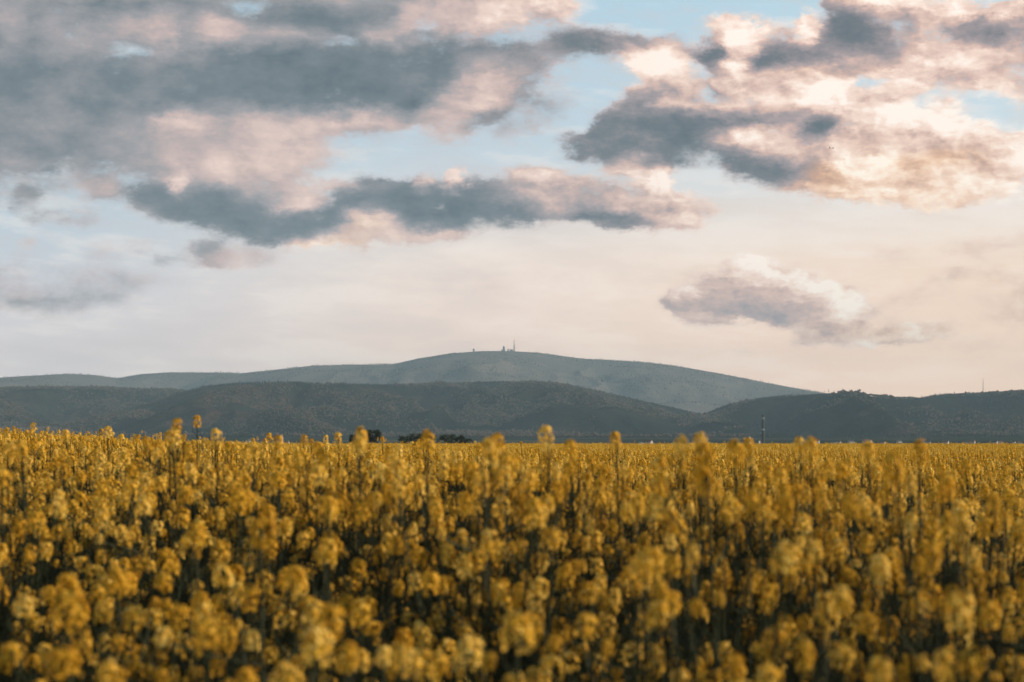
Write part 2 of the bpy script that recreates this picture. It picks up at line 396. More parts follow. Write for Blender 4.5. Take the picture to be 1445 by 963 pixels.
def height(az, r):
    az = np.asarray(az, float); r = np.asarray(r, float)
    x = r * np.sin(az); y = r * np.cos(az)
    adeg = az / D2R
    near = .34 * np.exp(-((adeg + 13) / 5.5) ** 2) * sstep((r - 10) / 20) * (1 - sstep((r - 60) / 200)) + .05 * (vnoise(x / 9, y / 9, 3) - .5) * sstep((r - 6) / 10)
    near = near + .13 * np.exp(-((adeg + 5) / 9) ** 2) * sstep((r - 5.5) / 2.5) * (1 - sstep((r - 12) / 16)) - .17 * (1 - sstep((r - 3.2) / 5.5))
    z = near - 3.0 * sstep((r - 330) / 500)
    # the ground rises gently towards the hills
    apron = 62 * np.clip((r - 5200) / 6500, 0, 1.3) ** 1.5 * (.7 + .6 * fbm(x / 2500, y / 2500, 3, 41))
    fade = np.exp(-(np.clip(np.abs(adeg) - 24, 0, 99) / 9) ** 2)
    z = z + apron * fade
    best = z
    for k, (D, wf, wb, a, te) in _rd.items():
        R = crest_r(k, az)
        sm = np.interp(az, a, te)
        H = np.maximum(sm * R + EYE, 0)
        t = (r - (R - wf)) / wf
        tb = (r - R) / wb
        sc = 620. if k != 'massif' else 1700.
        wx, wy = x, y
        rg = spur(wx, wy, sc)
        if k == 'massif': rg = .5 + .3 * (rg - .5)
        rg2 = fbm(x / 420, y / 700, 4, 21) - .5
        tc = np.clip(t, 0, 1)
        slope = 4 * tc * (1 - tc)
        f = sstep(np.clip(tc + .50 * (rg - .5) * slope, 0, 1)) * .5 + .5 * np.clip(tc + .42 * (rg - .5) * slope, 0, 1) ** 1.3
        f = np.where(t > 1, 1 - .55 * sstep(tb), f)
        zz = H * f + slope * rg2 * (60 if k != 'massif' else 45)
        zz = np.where(t > 0, zz, 0)
        best = np.maximum(best, zz * fade + 0 * z)
    return best


def mat(name, color, rough=.8, spec=.2):
    mt = bpy.data.materials.new(name); mt.use_nodes = True
    T = NT(mt.node_tree)
    b = T.n('ShaderNodeBsdfPrincipled'); b.inputs['Base Color'].default_value = (*color, 1)
    b.inputs['Roughness'].default_value = rough; b.inputs['Specular IOR Level'].default_value = spec
    # slight weathering so that nothing is a perfectly even colour
    nz = T.n('ShaderNodeTexNoise'); nz.inputs['Scale'].default_value = 3.0; nz.inputs['Detail'].default_value = 4
    tcn = T.n('ShaderNodeTexCoord'); T.put(nz.inputs['Vector'], tcn.outputs['Object'])
    f = T.mapr(nz.outputs['Fac'], .3, .7, .82, 1.12)
    sc = T.n('ShaderNodeVectorMath', {'operation': 'SCALE'}, i0=(*color,)); T.put(sc.inputs['Scale'], f)
    T.put(b.inputs['Base Color'], sc.outputs[0])
    T.n('ShaderNodeOutputMaterial', i0=b.outputs[0])
    return mt


def mat_soil():
    mt = bpy.data.materials.new('field_soil'); mt.use_nodes = True; T = NT(mt.node_tree)
    g = T.n('ShaderNodeNewGeometry')
    n1 = T.n('ShaderNodeTexNoise'); T.put(n1.inputs['Vector'], g.outputs['Position']); n1.inputs['Scale'].default_value = 6; n1.inputs['Detail'].default_value = 6
    c = T.ramp(n1.outputs['Fac'], [(.3, (.022, .016, .010, 1)), (.6, (.045, .034, .02, 1)), (.75, (.03, .04, .015, 1))]).outputs[0]
    # open farmland further out: patchwork of fields
    r = T.n('ShaderNodeVectorMath', {'operation': 'LENGTH'}, i0=g.outputs['Position']).outputs['Value']
    mp = T.n('ShaderNodeMapping', i0=g.outputs['Position']); mp.inputs['Scale'].default_value = (1 / 700, 1 / 420, 0); mp.inputs['Rotation'].default_value = (0, 0, .3)
    vo = T.n('ShaderNodeTexVoronoi', {'voronoi_dimensions': '2D', 'distance': 'CHEBYCHEV'}, i0=mp.outputs[0]); vo.inputs['Scale'].default_value = 1.0
    vv = T.n('ShaderNodeSeparateXYZ', i0=vo.outputs['Color']).outputs[0]
    fc = T.ramp(vv, [(0, (.02, .03, .016, 1)), (.3, (.035, .05, .022, 1)), (.5, (.013, .02, .014, 1)), (.8, (.09, .075, .055, 1)), (.86, (.018, .026, .016, 1)), (.96, (.13, .115, .06, 1))], 'CONSTANT').outputs[0]
    n2 = T.n('ShaderNodeTexNoise'); T.put(n2.inputs['Vector'], g.outputs['Position']); n2.inputs['Scale'].default_value = .02; n2.inputs['Detail'].default_value = 8
    fc = T.mixc(T.mapr(n2.outputs['Fac'], .42, .55, 0, .85), fc, (.02, .03, .02, 1))
    col = T.mixc(T.mapr(r, 380, 440), c, fc)
    b = T.n('ShaderNodeBsdfDiffuse', i0=col); b.inputs['Roughness'].default_value = .8
    T.n('ShaderNodeOutputMaterial', i0=b.outputs[0])
    return mt


def mat_forest(name, tint=1.0):
    mt = bpy.data.materials.new(name); mt.use_nodes = True; T = NT(mt.node_tree)
    g = T.n('ShaderNodeNewGeometry')
    n1 = T.n('ShaderNodeTexNoise'); T.put(n1.inputs['Vector'], g.outputs['Position']); n1.inputs['Scale'].default_value = .0016; n1.inputs['Detail'].default_value = 7; n1.inputs['Roughness'].default_value = .62
    n2 = T.n('ShaderNodeTexNoise'); T.put(n2.inputs['Vector'], g.outputs['Position']); n2.inputs['Scale'].default_value = .03; n2.inputs['Detail'].default_value = 4; n2.inputs['Roughness'].default_value = .7
    c = T.ramp(n1.outputs['Fac'], [(.36, (.008, .016, .012, 1)), (.47, (.014, .022, .015, 1)), (.54, (.028, .032, .022, 1)), (.62, (.08, .055, .042, 1)), (.70, (.032, .042, .022, 1))]).outputs[0]
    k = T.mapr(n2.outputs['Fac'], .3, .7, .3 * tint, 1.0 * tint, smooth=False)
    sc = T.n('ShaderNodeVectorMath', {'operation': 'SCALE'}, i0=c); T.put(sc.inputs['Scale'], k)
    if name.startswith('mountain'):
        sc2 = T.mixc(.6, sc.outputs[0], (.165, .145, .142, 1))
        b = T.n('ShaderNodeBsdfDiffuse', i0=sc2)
    else:
        b = T.n('ShaderNodeBsdfDiffuse', i0=sc.outputs[0])
    bp = T.n('ShaderNodeBump'); bp.inputs['Distance'].default_value = 18; bp.inputs['Strength'].default_value = .8; T.put(bp.inputs['Height'], n2.outputs['Fac']); T.put(b.inputs['Normal'], bp.outputs[0])
    T.n('ShaderNodeOutputMaterial', i0=b.outputs[0])
    return mt


def link_mesh(name, V, F, mats, parent=None, midx=None, smooth=False):
    me = bpy.data.meshes.new(name)
    if isinstance(V, np.ndarray) and isinstance(F, np.ndarray):
        nv, nf, k = len(V), len(F), F.shape[1]
        me.vertices.add(nv); me.vertices.foreach_set('co', V.astype(np.float32).ravel())
        me.loops.add(nf * k); me.loops.foreach_set('vertex_index', F.astype(np.int32).ravel())
        me.polygons.add(nf); me.polygons.foreach_set('loop_start', np.arange(0, nf * k, k, dtype=np.int32))
        if midx is not None:
            me.polygons.foreach_set('material_index', np.asarray(midx, np.int32))
        if smooth:
            me.polygons.foreach_set('use_smooth', np.ones(nf, bool))
        me.update(calc_edges=True)
    else:
        me.from_pydata([tuple(v) for v in V], [], F); 
        if midx is not None:
            me.polygons.foreach_set('material_index', np.asarray(midx, np.int32))
        if smooth:
            me.polygons.foreach_set('use_smooth', np.ones(len(me.polygons), bool))
        me.update()
    for mm in (mats if isinstance(mats, (list, tuple)) else [mats]):
        me.materials.append(mm)
    o = bpy.data.objects.new(name, me); COL.objects.link(o)
    if parent: o.parent = parent
    return o


def polar_strip(name, azs, rs, m, kind='structure'):
    A, R = np.meshgrid(azs, rs)
    Zz = height(A, R)
    V = np.stack([R * np.sin(A), R * np.cos(A), Zz], -1).reshape(-1, 3)
    na, nr = len(azs), len(rs)
    i = np.arange(nr - 1)[:, None] * na + np.arange(na - 1)[None, :]
    F = np.stack([i, i + 1, i + na + 1, i + na], -1).reshape(-1, 4)
    o = link_mesh(name, V, F, m, smooth=True); o['kind'] = kind
    return o


fine_az = np.arange(-17, 17.001, .034) * D2R
coarse = np.arange(18, 181, 2.0) * D2R
az_all = np.concatenate([-coarse[::-1], fine_az, coarse])
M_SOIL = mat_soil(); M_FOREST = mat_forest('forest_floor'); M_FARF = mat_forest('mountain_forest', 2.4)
r1 = np.unique(np.concatenate([[0.001], np.geomspace(1.0, 9000, 170)]))
polar_strip('ground', az_all, r1, M_SOIL)
r2 = np.unique(np.concatenate([np.linspace(9000, 17800, 170)]))
polar_strip('hills', az_all, r2, M_FOREST)
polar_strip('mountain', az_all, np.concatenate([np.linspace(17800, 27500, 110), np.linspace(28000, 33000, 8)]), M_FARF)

# ------------------------------------------------------------------ haze
bx = 34000.
V = [(sx * bx, sy * bx, z) for z in (-5.0, 1180.) for sx, sy in ((-1, -1), (1, -1), (1, 1), (-1, 1))]
F = [(3, 2, 1, 0), (4, 5, 6, 7), (0, 1, 5, 4), (1, 2, 6, 5), (2, 3, 7, 6), (3, 0, 4, 7)]
mh = bpy.data.materials.new('haze_air'); mh.use_nodes = True; T = NT(mh.node_tree)
pv = T.n('ShaderNodeVolumePrincipled'); pv.inputs['Color'].default_value = (.56, .82, 1.0, 1); pv.inputs['Density'].default_value = 2.25e-5
T.n('ShaderNodeOutputMaterial', Volume=pv.outputs[0])
hz = link_mesh('haze', V, F, mh); hz['kind'] = 'stuff'; hz['label'] = 'pale evening haze over the plain and the hills'
#@@END1



# ------------------------------------------------------------------ object helpers
def tag(o, label=None, cat=None, group=None, kind=None):
    if label: o['label'] = label
    if cat: o['category'] = cat
    if group: o['group'] = group
    if kind: o['kind'] = kind
    return o


def empty(name, loc=(0, 0, 0), rz=0.0):
    o = bpy.data.objects.new(name, None); COL.objects.link(o)
    o.location = loc; o.rotation_euler = (0, 0, rz); o.empty_display_size = .1
    return o


def copy_tree(root):
    c = root.copy(); COL.objects.link(c)
    for ch in root.children:
        d = ch.copy(); COL.objects.link(d); d.parent = c
        for g in ch.children:
            e = g.copy(); COL.objects.link(e); e.parent = d
    return c


class MB:
    """collects shapes that become one mesh"""
    def __init__(s):
        s.V = []; s.F = []; s.M = []

    def add(s, V, F, mi=0):
        b = len(s.V); s.V += [tuple(v) for v in V]; s.F += [tuple(i + b for i in f) for f in F]; s.M += [mi] * len(F)

    def box(s, c, d, mi=0, taper=1.0):
        cx, cy_, cz = c; a, b, h = d[0] / 2, d[1] / 2, d[2] / 2
        V = [(cx + sx * a * t, cy_ + sy * b * t, cz + z) for z, t in ((-h, 1.0), (h, taper)) for sx, sy in ((-1, -1), (1, -1), (1, 1), (-1, 1))]
        s.add(V, [(3, 2, 1, 0), (4, 5, 6, 7), (0, 1, 5, 4), (1, 2, 6, 5), (2, 3, 7, 6), (3, 0, 4, 7)], mi)

    def tube(s, pts, rad, n=6, mi=0, cap=True):
        pts = [Vector(p) for p in pts]; V = []; F = []
        up = Vector((0, 0, 1))
        for i, p in enumerate(pts):
            d = (pts[min(i + 1, len(pts) - 1)] - pts[max(i - 1, 0)]).normalized()
            a = d.cross(up if abs(d.z) < .9 else Vector((1, 0, 0))).normalized(); b = d.cross(a)
            r = rad[i] if isinstance(rad, (list, tuple)) else rad
            for k in range(n):
                t = 2 * math.pi * k / n
                V.append(p + a * math.cos(t) * r + b * math.sin(t) * r)
        for i in range(len(pts) - 1):
            for k in range(n):
                F.append((i * n + k, i * n + (k + 1) % n, (i + 1) * n + (k + 1) % n, (i + 1) * n + k))
        if cap and n > 2:
            F.append(tuple(range(n))[::-1]); F.append(tuple((len(pts) - 1) * n + k for k in range(n)))
        s.add(V, F, mi)

    def lathe(s, c, prof, n=16, mi=0):
        V = [(c[0] + r * math.cos(2 * math.pi * k / n), c[1] + r * math.sin(2 * math.pi * k / n), c[2] + z) for z, r in prof for k in range(n)]
        F = [(i * n + k, i * n + (k + 1) % n, (i + 1) * n + (k + 1) % n, (i + 1) * n + k) for i in range(len(prof) - 1) for k in range(n)]
        F.append(tuple(range(n))[::-1]); F.append(tuple((len(prof) - 1) * n + k for k in range(n)))
        s.add(V, F, mi)

    def build(s, name, mats, parent=None, smooth=False):
        return link_mesh(name, s.V, s.F, mats, parent, s.M, smooth)


def gz(az, r):
    return float(height(np.array([az]), np.array([r]))[0])


def at_px(px, r):
    """ground point under a photograph column at a distance"""
    a, _ = px_dir(px, HORIZON_Y); a = float(a)
    return (r * math.sin(a), r * math.cos(a), gz(a, r))


def crest_point(k, px):
    a, _ = px_dir(px, HORIZON_Y); a = float(a)
    R = float(crest_r(k, np.array([a]))[0])
    rs = np.linspace(R * .9, R * 1.08, 60); z = height(np.full(60, a), rs)
    i = int(np.argmax((z - EYE) / rs)); R = rs[i]
    return (R * math.sin(a), R * math.cos(a), float(z[i]))


# ------------------------------------------------------------------ materials of the plants
def mat_leafy(name, ramp_stops, trans=.35, tint_by='obj', rough=.6):
    mt = bpy.data.materials.new(name); mt.use_nodes = True; T = NT(mt.node_tree)
    oi = T.n('ShaderNodeObjectInfo')
    g = T.n('ShaderNodeNewGeometry')
    nz = T.n('ShaderNodeTexNoise'); T.put(nz.inputs['Vector'], g.outputs['Position']); nz.inputs['Scale'].default_value = 11.0; nz.inputs['Detail'].default_value = 3
    f = T.m('ADD', T.m('MULTIPLY', oi.outputs['Random'], .4), T.m('MULTIPLY', nz.outputs['Fac'], .6))
    f = T.m('ADD', T.m('MULTIPLY', f, .7), T.m('MULTIPLY', g.outputs['Random Per Island'], .3))
    c = T.ramp(f, ramp_stops).outputs[0]
    d = T.n('ShaderNodeBsdfPrincipled', i0=c); d.inputs['Roughness'].default_value = rough; d.inputs['Specular IOR Level'].default_value = .15
    tr = T.n('ShaderNodeBsdfTranslucent', i0=c)
    mx = T.n('ShaderNodeMixShader', i1=d.outputs[0], i2=tr.outputs[0]); mx.inputs[0].default_value = trans
    T.n('ShaderNodeOutputMaterial', i0=mx.outputs[0])
    return mt


M_PETAL = mat_leafy('petal', [(.2, (.46, .235, .014, 1)), (.42, (.66, .365, .024, 1)), (.56, (.82, .50, .055, 1)), (.74, (.94, .69, .19, 1))], .22)
M_BUD = mat_leafy('bud', [(.2, (.16, .15, .03, 1)), (.8, (.34, .28, .05, 1))], .2)
M_STEM = mat_leafy('stem_green', [(.2, (.014, .021, .010, 1)), (.8, (.034, .042, .02, 1))], .1)
M_LEAF = mat_leafy('leaf_green', [(.2, (.016, .028, .014, 1)), (.8, (.04, .058, .03, 1))], .25)


# ------------------------------------------------------------------ rapeseed
def flower_head_arrays(seed, nfl=30, petals=4, R=.024):
    """a domed raceme, open flowers round a knot of buds; origin at its foot, about 6 cm across"""
    g = np.random.default_rng(seed); V = []; F = []; MI = []
    squash = g.uniform(.85, 1.35); lop = g.uniform(-.25, .25, 2)
    def quad(p, mi):
        b = len(V); V.extend(p); F.append((b, b + 1, b + 2, b + 3)); MI.append(mi)
    for i in range(nfl):
        t = (i + .5) / nfl
        th = (.25 + 1.75 * t ** .8) + g.normal(0, .12); ph = i * 2.39996 + g.normal(0, .25)
        d = np.array([math.sin(th) * math.cos(ph) + lop[0] * .4, math.sin(th) * math.sin(ph) + lop[1] * .4, math.cos(th) * .9 + .1]); d /= np.linalg.norm(d)
        drop = .034 * max(0, t - .45) * squash
        rr = R * g.uniform(.82, 1.18) * (1 - .12 * t)
        c = np.array([0, 0, .036 * squash - drop * 1.2]) + d * rr
        a = np.cross(d, [.3, .2, 1.0]); a /= np.linalg.norm(a); b2 = np.cross(d, a)
        rot = g.uniform(0, math.pi)
        L = g.uniform(.0075, .0105)
        if petals == 4:
            for k in range(4):
                q = rot + k * math.pi / 2
                u = a * math.cos(q) + b2 * math.sin(q); w = -a * math.sin(q) + b2 * math.cos(q)
                lift = g.uniform(.1, .5)
                tip = c + u * L + d * L * lift
                quad([c + w * L * .12, c + u * L * .55 + w * L * .42 + d * L * lift * .4, tip, c + u * L * .55 - w * L * .42 + d * L * lift * .4], 0)
        else:
            u = a * math.cos(rot) + b2 * math.sin(rot); w = -a * math.sin(rot) + b2 * math.cos(rot)
            quad([c + u * L * 1.05, c + w * L * 1.05, c - u * L * 1.05, c - w * L * 1.05], 0)
    top = np.array([0, 0, .036 * squash])
    for i in range(9 if petals == 4 else 3):
        p = top + np.array([g.normal(0, .0045), g.normal(0, .0045), .018 + g.uniform(-.004, .005)]); s_ = .003 if petals == 4 else .005
        b = len(V)
        V.extend([p + (s_, 0, 0), p + (0, s_, 0), p + (-s_, 0, 0), p + (0, -s_, 0), p + (0, 0, s_ * 1.7), p + (0, 0, -s_ * 1.7)])
        for q in range(4):
            F.append((b + q, b + (q + 1) % 4, b + 4, b + 4)); F.append((b + (q + 1) % 4, b + q, b + 5, b + 5)); MI += [1, 1]
    return np.array(V), F, MI


def fixf(F):
    return [f if f[2] != f[3] else f[:3] for f in F]


def plant_layout(seed):
    """stem, branches and the places of the heads for one rapeseed plant, unit height 1.30 m at the main head"""
    g = random.Random(seed); H = 1.30
    bend = (g.uniform(-.05, .05), g.uniform(-.05, .05))
    st = lambda t: Vector((bend[0] * t * t, bend[1] * t * t, H * t))
    heads = [(st(1.0) - Vector((0, 0, .03)), g.uniform(1.0, 1.25), g.uniform(0, 6.28), (g.uniform(-.2, .2), g.uniform(-.2, .2)))]
    branches = []
    nb = g.randint(7, 10)
    for i in range(nb):
        t0 = .50 + .38 * (i + g.random()) / nb
        ph = i * 2.4 + g.uniform(-.5, .5)
        reach = g.uniform(.05, .20) * (1.15 - .35 * (t0 - .5))
        top = H * g.uniform(.86, .985) if g.random() < .7 else H * g.uniform(.74, .86)
        p0 = st(t0); p3 = Vector((p0.x + reach * math.cos(ph), p0.y + reach * math.sin(ph), max(top, p0.z + .06)))
        p1 = p0 + Vector((math.cos(ph) * reach * .5, math.sin(ph) * reach * .5, (p3.z - p0.z) * .3))
        p2 = p0 + Vector((math.cos(ph) * reach * .9, math.sin(ph) * reach * .9, (p3.z - p0.z) * .68))
        branches.append((p0, p1, p2, p3))
        heads.append((p3 - Vector((0, 0, .025)), g.choice((g.uniform(.45, .75), g.uniform(.7, 1.05))), g.uniform(0, 6.28), (g.uniform(-.35, .35), g.uniform(-.35, .35))))
    return st, branches, heads, g


HEADS_HI = [flower_head_arrays(100 + i, 40) for i in range(6)]
HEADS_MID = [flower_head_arrays(200 + i, 30, 1) for i in range(4)]
HEADS_LO = [flower_head_arrays(300 + i, 14, 1, .026) for i in range(3)]


def stem_mb(seed, sides=5, pods=True):
    st, branches, heads, g = plant_layout(seed)
    mb = MB()
    mb.tube([st(t) for t in (0, .35, .7, 1.0)], [.0075, .006, .0042, .0022], sides)
    for b in branches:
        mb.tube(b, [.0032, .0028, .0024, .0018], max(3, sides - 2))
    if pods:
        for (p, s_, rz, tl) in heads:
            for k in range(9):
                z = -.015 - k * .013; ph = k * 2.4 + rz
                a = p + Vector((0, 0, z)); L = .028 + .002 * k
                mb.tube([a, a + Vector((math.cos(ph) * L * .6, math.sin(ph) * L * .6, L * .5)), a + Vector((math.cos(ph) * L * .85, math.sin(ph) * L * .85, L * 1.25))], [.0008, .0014, .0007], 3, cap=False)
    return mb


def foliage_mb(seed, n=9, segs=4):
    st, branches, heads, g = plant_layout(seed)
    g = random.Random(seed + 999); mb = MB()
    for i in range(n):
        t0 = .12 + .68 * i / n + g.uniform(-.03, .03); p = st(t0); ph = i * 2.4 + g.uniform(-.4, .4)
        L = (.20 - .14 * t0) * g.uniform(.8, 1.2); W = L * .30
        d = Vector((math.cos(ph), math.sin(ph), 0)); w = Vector((-math.sin(ph), math.cos(ph), 0)); V = []
        for k in range(segs + 1):
            q = k / segs
            c = p + d * L * q + Vector((0, 0, L * (.55 * q - .75 * q * q)))
            ww = W * (math.sin(math.pi * min(1, q * .92 + .08)) ** .7) * (1 if q < 1 else .1) * .5
            V += [c + w * ww + Vector((0, 0, ww * .35)), c, c - w * ww + Vector((0, 0, ww * .35))]
        F = []
        for k in range(segs):
            a = k * 3
            F += [(a, a + 1, a + 4, a + 3), (a + 1, a + 2, a + 5, a + 4)]
        mb.add(V, F, 0)
    return mb


def head_matrix(hd):
    p, s_, rz, tl = hd
    return Matrix.Translation(p) @ Matrix.Rotation(tl[0], 4, 'X') @ Matrix.Rotation(tl[1], 4, 'Y') @ Matrix.Rotation(rz, 4, 'Z') @ Matrix.Scale(s_ * .73, 4)


head_meshes = []
for Vh, Fh, Mh in HEADS_HI:
    me = bpy.data.meshes.new('flower_head'); me.from_pydata([tuple(v) for v in Vh], [], fixf(Fh))
    me.polygons.foreach_set('material_index', Mh); me.materials.append(M_PETAL); me.materials.append(M_BUD); me.update()
    head_meshes.append(me)

NVAR = 10
protos = []
for k in range(NVAR):
    root = empty('rapeseed_plant')
    stem_mb(k).build('stem', M_STEM, root)
    foliage_mb(k).build('foliage', M_LEAF, root)
    st, br, heads, g = plant_layout(k)
    for i, hd in enumerate(heads):
        h = bpy.data.objects.new('flower_head', head_meshes[(i * 5 + k) % 6]); COL.objects.link(h); h.parent = root
        h.matrix_local = head_matrix(hd)
    protos.append(root)

COMMON = 'yellow flowering rapeseed plant in the dense blurred front of the field'
used = set()


def put_plant(k, x, y, z, s, rz, label=COMMON, group='rapeseed plants at the front of the field'):
    if k in used:
        r = copy_tree(protos[k])
    else:
        r = protos[k]; used.add(k)
    r.location = (x, y, z); r.rotation_euler = (random.gauss(0, .03), random.gauss(0, .03), rz); r.scale = (s[0], s[0], s[1])
    tag(r, label, 'plant', group)
    return r


# tall plants that stand up against the hills: photograph column, top row, distance, scale of the clump
TALL = [
    (255, 586, 9.0, 'tall thin rapeseed plant rising highest above the left part of the field'),
    (85, 600, 11.0, 'tall rapeseed plant sticking up near the far left edge of the field'),
    (325, 602, 8.5, 'tall rapeseed plant right of the highest thin one on the left'),
    (8, 606, 13.0, 'rapeseed plant standing up at the very left edge of the field top'),
    (215, 607, 12.5, 'small rapeseed plant just left of the highest thin one'),
    (378, 612, 9.0, 'rapeseed plant just above the field top under the left crest of the front hill'),
    (424, 607, 11.0, 'slim rapeseed plant standing left of the dark tree clump'),
    (490, 602, 7.6, 'tall rapeseed plant immediately left of the dark round trees'),
    (537, 604, 6.2, 'broad rapeseed plant in front of the dark round trees'),
    (617, 606, 7.0, 'rapeseed plant in front of the second dark tree clump'),
    (697, 612, 5.2, 'broad low rapeseed plant below the summit buildings'),
    (729, 600, 6.4, 'rapeseed plant with one round head right below the summit mast'),
    (788, 594, 6.2, 'tall double headed rapeseed plant at the middle of the field top'),
    (889, 598, 7.4, 'tall rapeseed plant under the right shoulder of the front hill'),
    (970, 596, 5.8, 'large rapeseed plant rising left of the striped chimney'),
    (1048, 615, 8.2, 'low rapeseed plant beside the white poles'),
    (1131, 606, 7.4, 'single rapeseed plant rising right of the striped chimney'),
    (1178, 617, 6.0, 'round topped rapeseed plant under the dead trees of the right hill'),
    (1243, 618, 6.6, 'low rapeseed plant before the pale village houses'),
    (1292, 619, 6.0, 'low broad rapeseed plant near the right end of the field top'),
    (830, 616, 7.0, 'low rapeseed plant right of the tall double headed one'),
    (64, 609, 15.0, 'low rapeseed plant behind the tall one at the far left'),
    (472, 608, 12.0, 'small rapeseed plant between the slim one and the dark trees'),
    (350, 617, 8.0, 'low rapeseed plant below the left crest of the front hill'),
]
taken = []
for i, (px, py, d, lab) in enumerate(TALL):
    a, e = px_dir(px, py); a = float(a); e = float(e)
    z0 = gz(a, d); top = EYE + d * math.tan(e) - z0
    k = (i * 3) % NVAR
    put_plant(k, d * math.sin(a), d * math.cos(a), z0, (.92, top / 1.335), random.uniform(0, 6.28), lab, 'rapeseed plants standing above the field')
    taken.append((d * math.sin(a), d * math.cos(a)))
    for q in range(3):      # lower neighbours round its stem
        aa = a + random.choice((-1, 1)) * random.uniform(.03, .13) / d; dd = d + random.uniform(-.22, -.03)
        put_plant(random.randrange(NVAR), dd * math.sin(aa), dd * math.cos(aa), gz(aa, dd), (1.0, (top - random.uniform(.07, .19)) / 1.335), random.uniform(0, 6.28))


def canopy(x, y):
    """how tall the crop stands at a place, relative to 1.30 m"""
    return .975 + .10 * (fbm(np.asarray(x) / 1.7, np.asarray(y) / 1.7, 3, 77) - .5) * 2


HALF = 13.6 * D2R
R0 = 3.2
NEAR_N = 300 - 4 * len(TALL)
DENS = 19.0
R1 = math.sqrt(NEAR_N / DENS / HALF + R0 * R0)


def scatter(n, r0, r1, a0, a1, g):
    r = np.sqrt(g.uniform(r0 * r0, r1 * r1, n)); a = g.uniform(a0, a1, n)
    return r, a


# near plants: jittered rings so that they neither clump nor line up
cand = []
g2 = np.random.default_rng(5)
tries_r, tries_a = scatter(30000, R0, R1, -HALF, HALF, g2)
P2d = np.empty((0, 2))
mind = .135
for r_, a_ in zip(tries_r, tries_a):
    p = np.array([r_ * math.sin(a_), r_ * math.cos(a_)])
    if len(P2d) == 0 or np.min(np.sum((P2d - p) ** 2, 1)) > mind * mind:
        P2d = np.vstack([P2d, p])
        if len(P2d) >= NEAR_N: break
hs = canopy(P2d[:, 0], P2d[:, 1])
for i, (x, y) in enumerate(P2d):
    s_ = float(hs[i]) + random.gauss(0, .085)
    put_plant(random.randrange(NVAR), x, y, gz(math.atan2(x, y), math.hypot(x, y)), (random.uniform(.9, 1.12), s_), random.uniform(0, 6.28))
print('NEAR', len(P2d), 'R1', R1)


# ---- all the rest of the crop: one object, its copies set out by geometry nodes
def merged_plant(seed, heads_lib, pods, nleaf, sides):
    V = []; F = []; M = []
    def addm(v, f, m_):
        b = len(V); V.extend([tuple(q) for q in v]); F.extend([tuple(i + b for i in ff) for ff in f]); M.extend(m_)
    sm = stem_mb(seed, sides, pods); addm(sm.V, sm.F, [2] * len(sm.F))
    if nleaf:
        fm = foliage_mb(seed, nleaf, 2); addm(fm.V, fm.F, [3] * len(fm.F))
    st, br, heads, g = plant_layout(seed)
    for i, hd in enumerate(heads):
        Vh, Fh, Mh = heads_lib[(i + seed) % len(heads_lib)]
        mx = np.array(head_matrix(hd)); vv = Vh @ mx[:3, :3].T + mx[:3, 3]
        addm(vv, fixf(Fh), Mh)
    return V, F, M


def patch_far(seed, n=26, size=1.1):
    """about a square metre of crop seen from afar: the heads and the upper stems"""
    g = random.Random(seed); V = []; F = []; M = []
    for i in range(n):
        x, y = g.uniform(-size / 2, size / 2), g.uniform(-size / 2, size / 2); s_ = g.gauss(1.0, .05); k = g.randrange(40)
        st, br, heads, _ = plant_layout(k); rz = g.uniform(0, 6.28); cr, sr = math.cos(rz), math.sin(rz)
        for j, hd in enumerate(heads):
            if j > 6: break
            Vh, Fh, Mh = HEADS_LO[(j + i) % 3]
            mx = np.array(head_matrix(hd)); vv = Vh @ (mx[:3, :3].T * 1.15) + mx[:3, 3]
            vv = np.stack([x + vv[:, 0] * cr - vv[:, 1] * sr, y + vv[:, 0] * sr + vv[:, 1] * cr, vv[:, 2] * s_], 1)
            b = len(V); V.extend([tuple(q) for q in vv]); F.extend([tuple(q + b for q in ff) for ff in fixf(Fh)]); M.extend(Mh)
        b = len(V); w = .005
        V.extend([(x - w, y, 0), (x + w, y, 0), (x + w * .5, y, 1.26 * s_), (x - w * .5, y, 1.26 * s_)]); F.append((b, b + 1, b + 2, b + 3)); M.append(2)
    return V, F, M


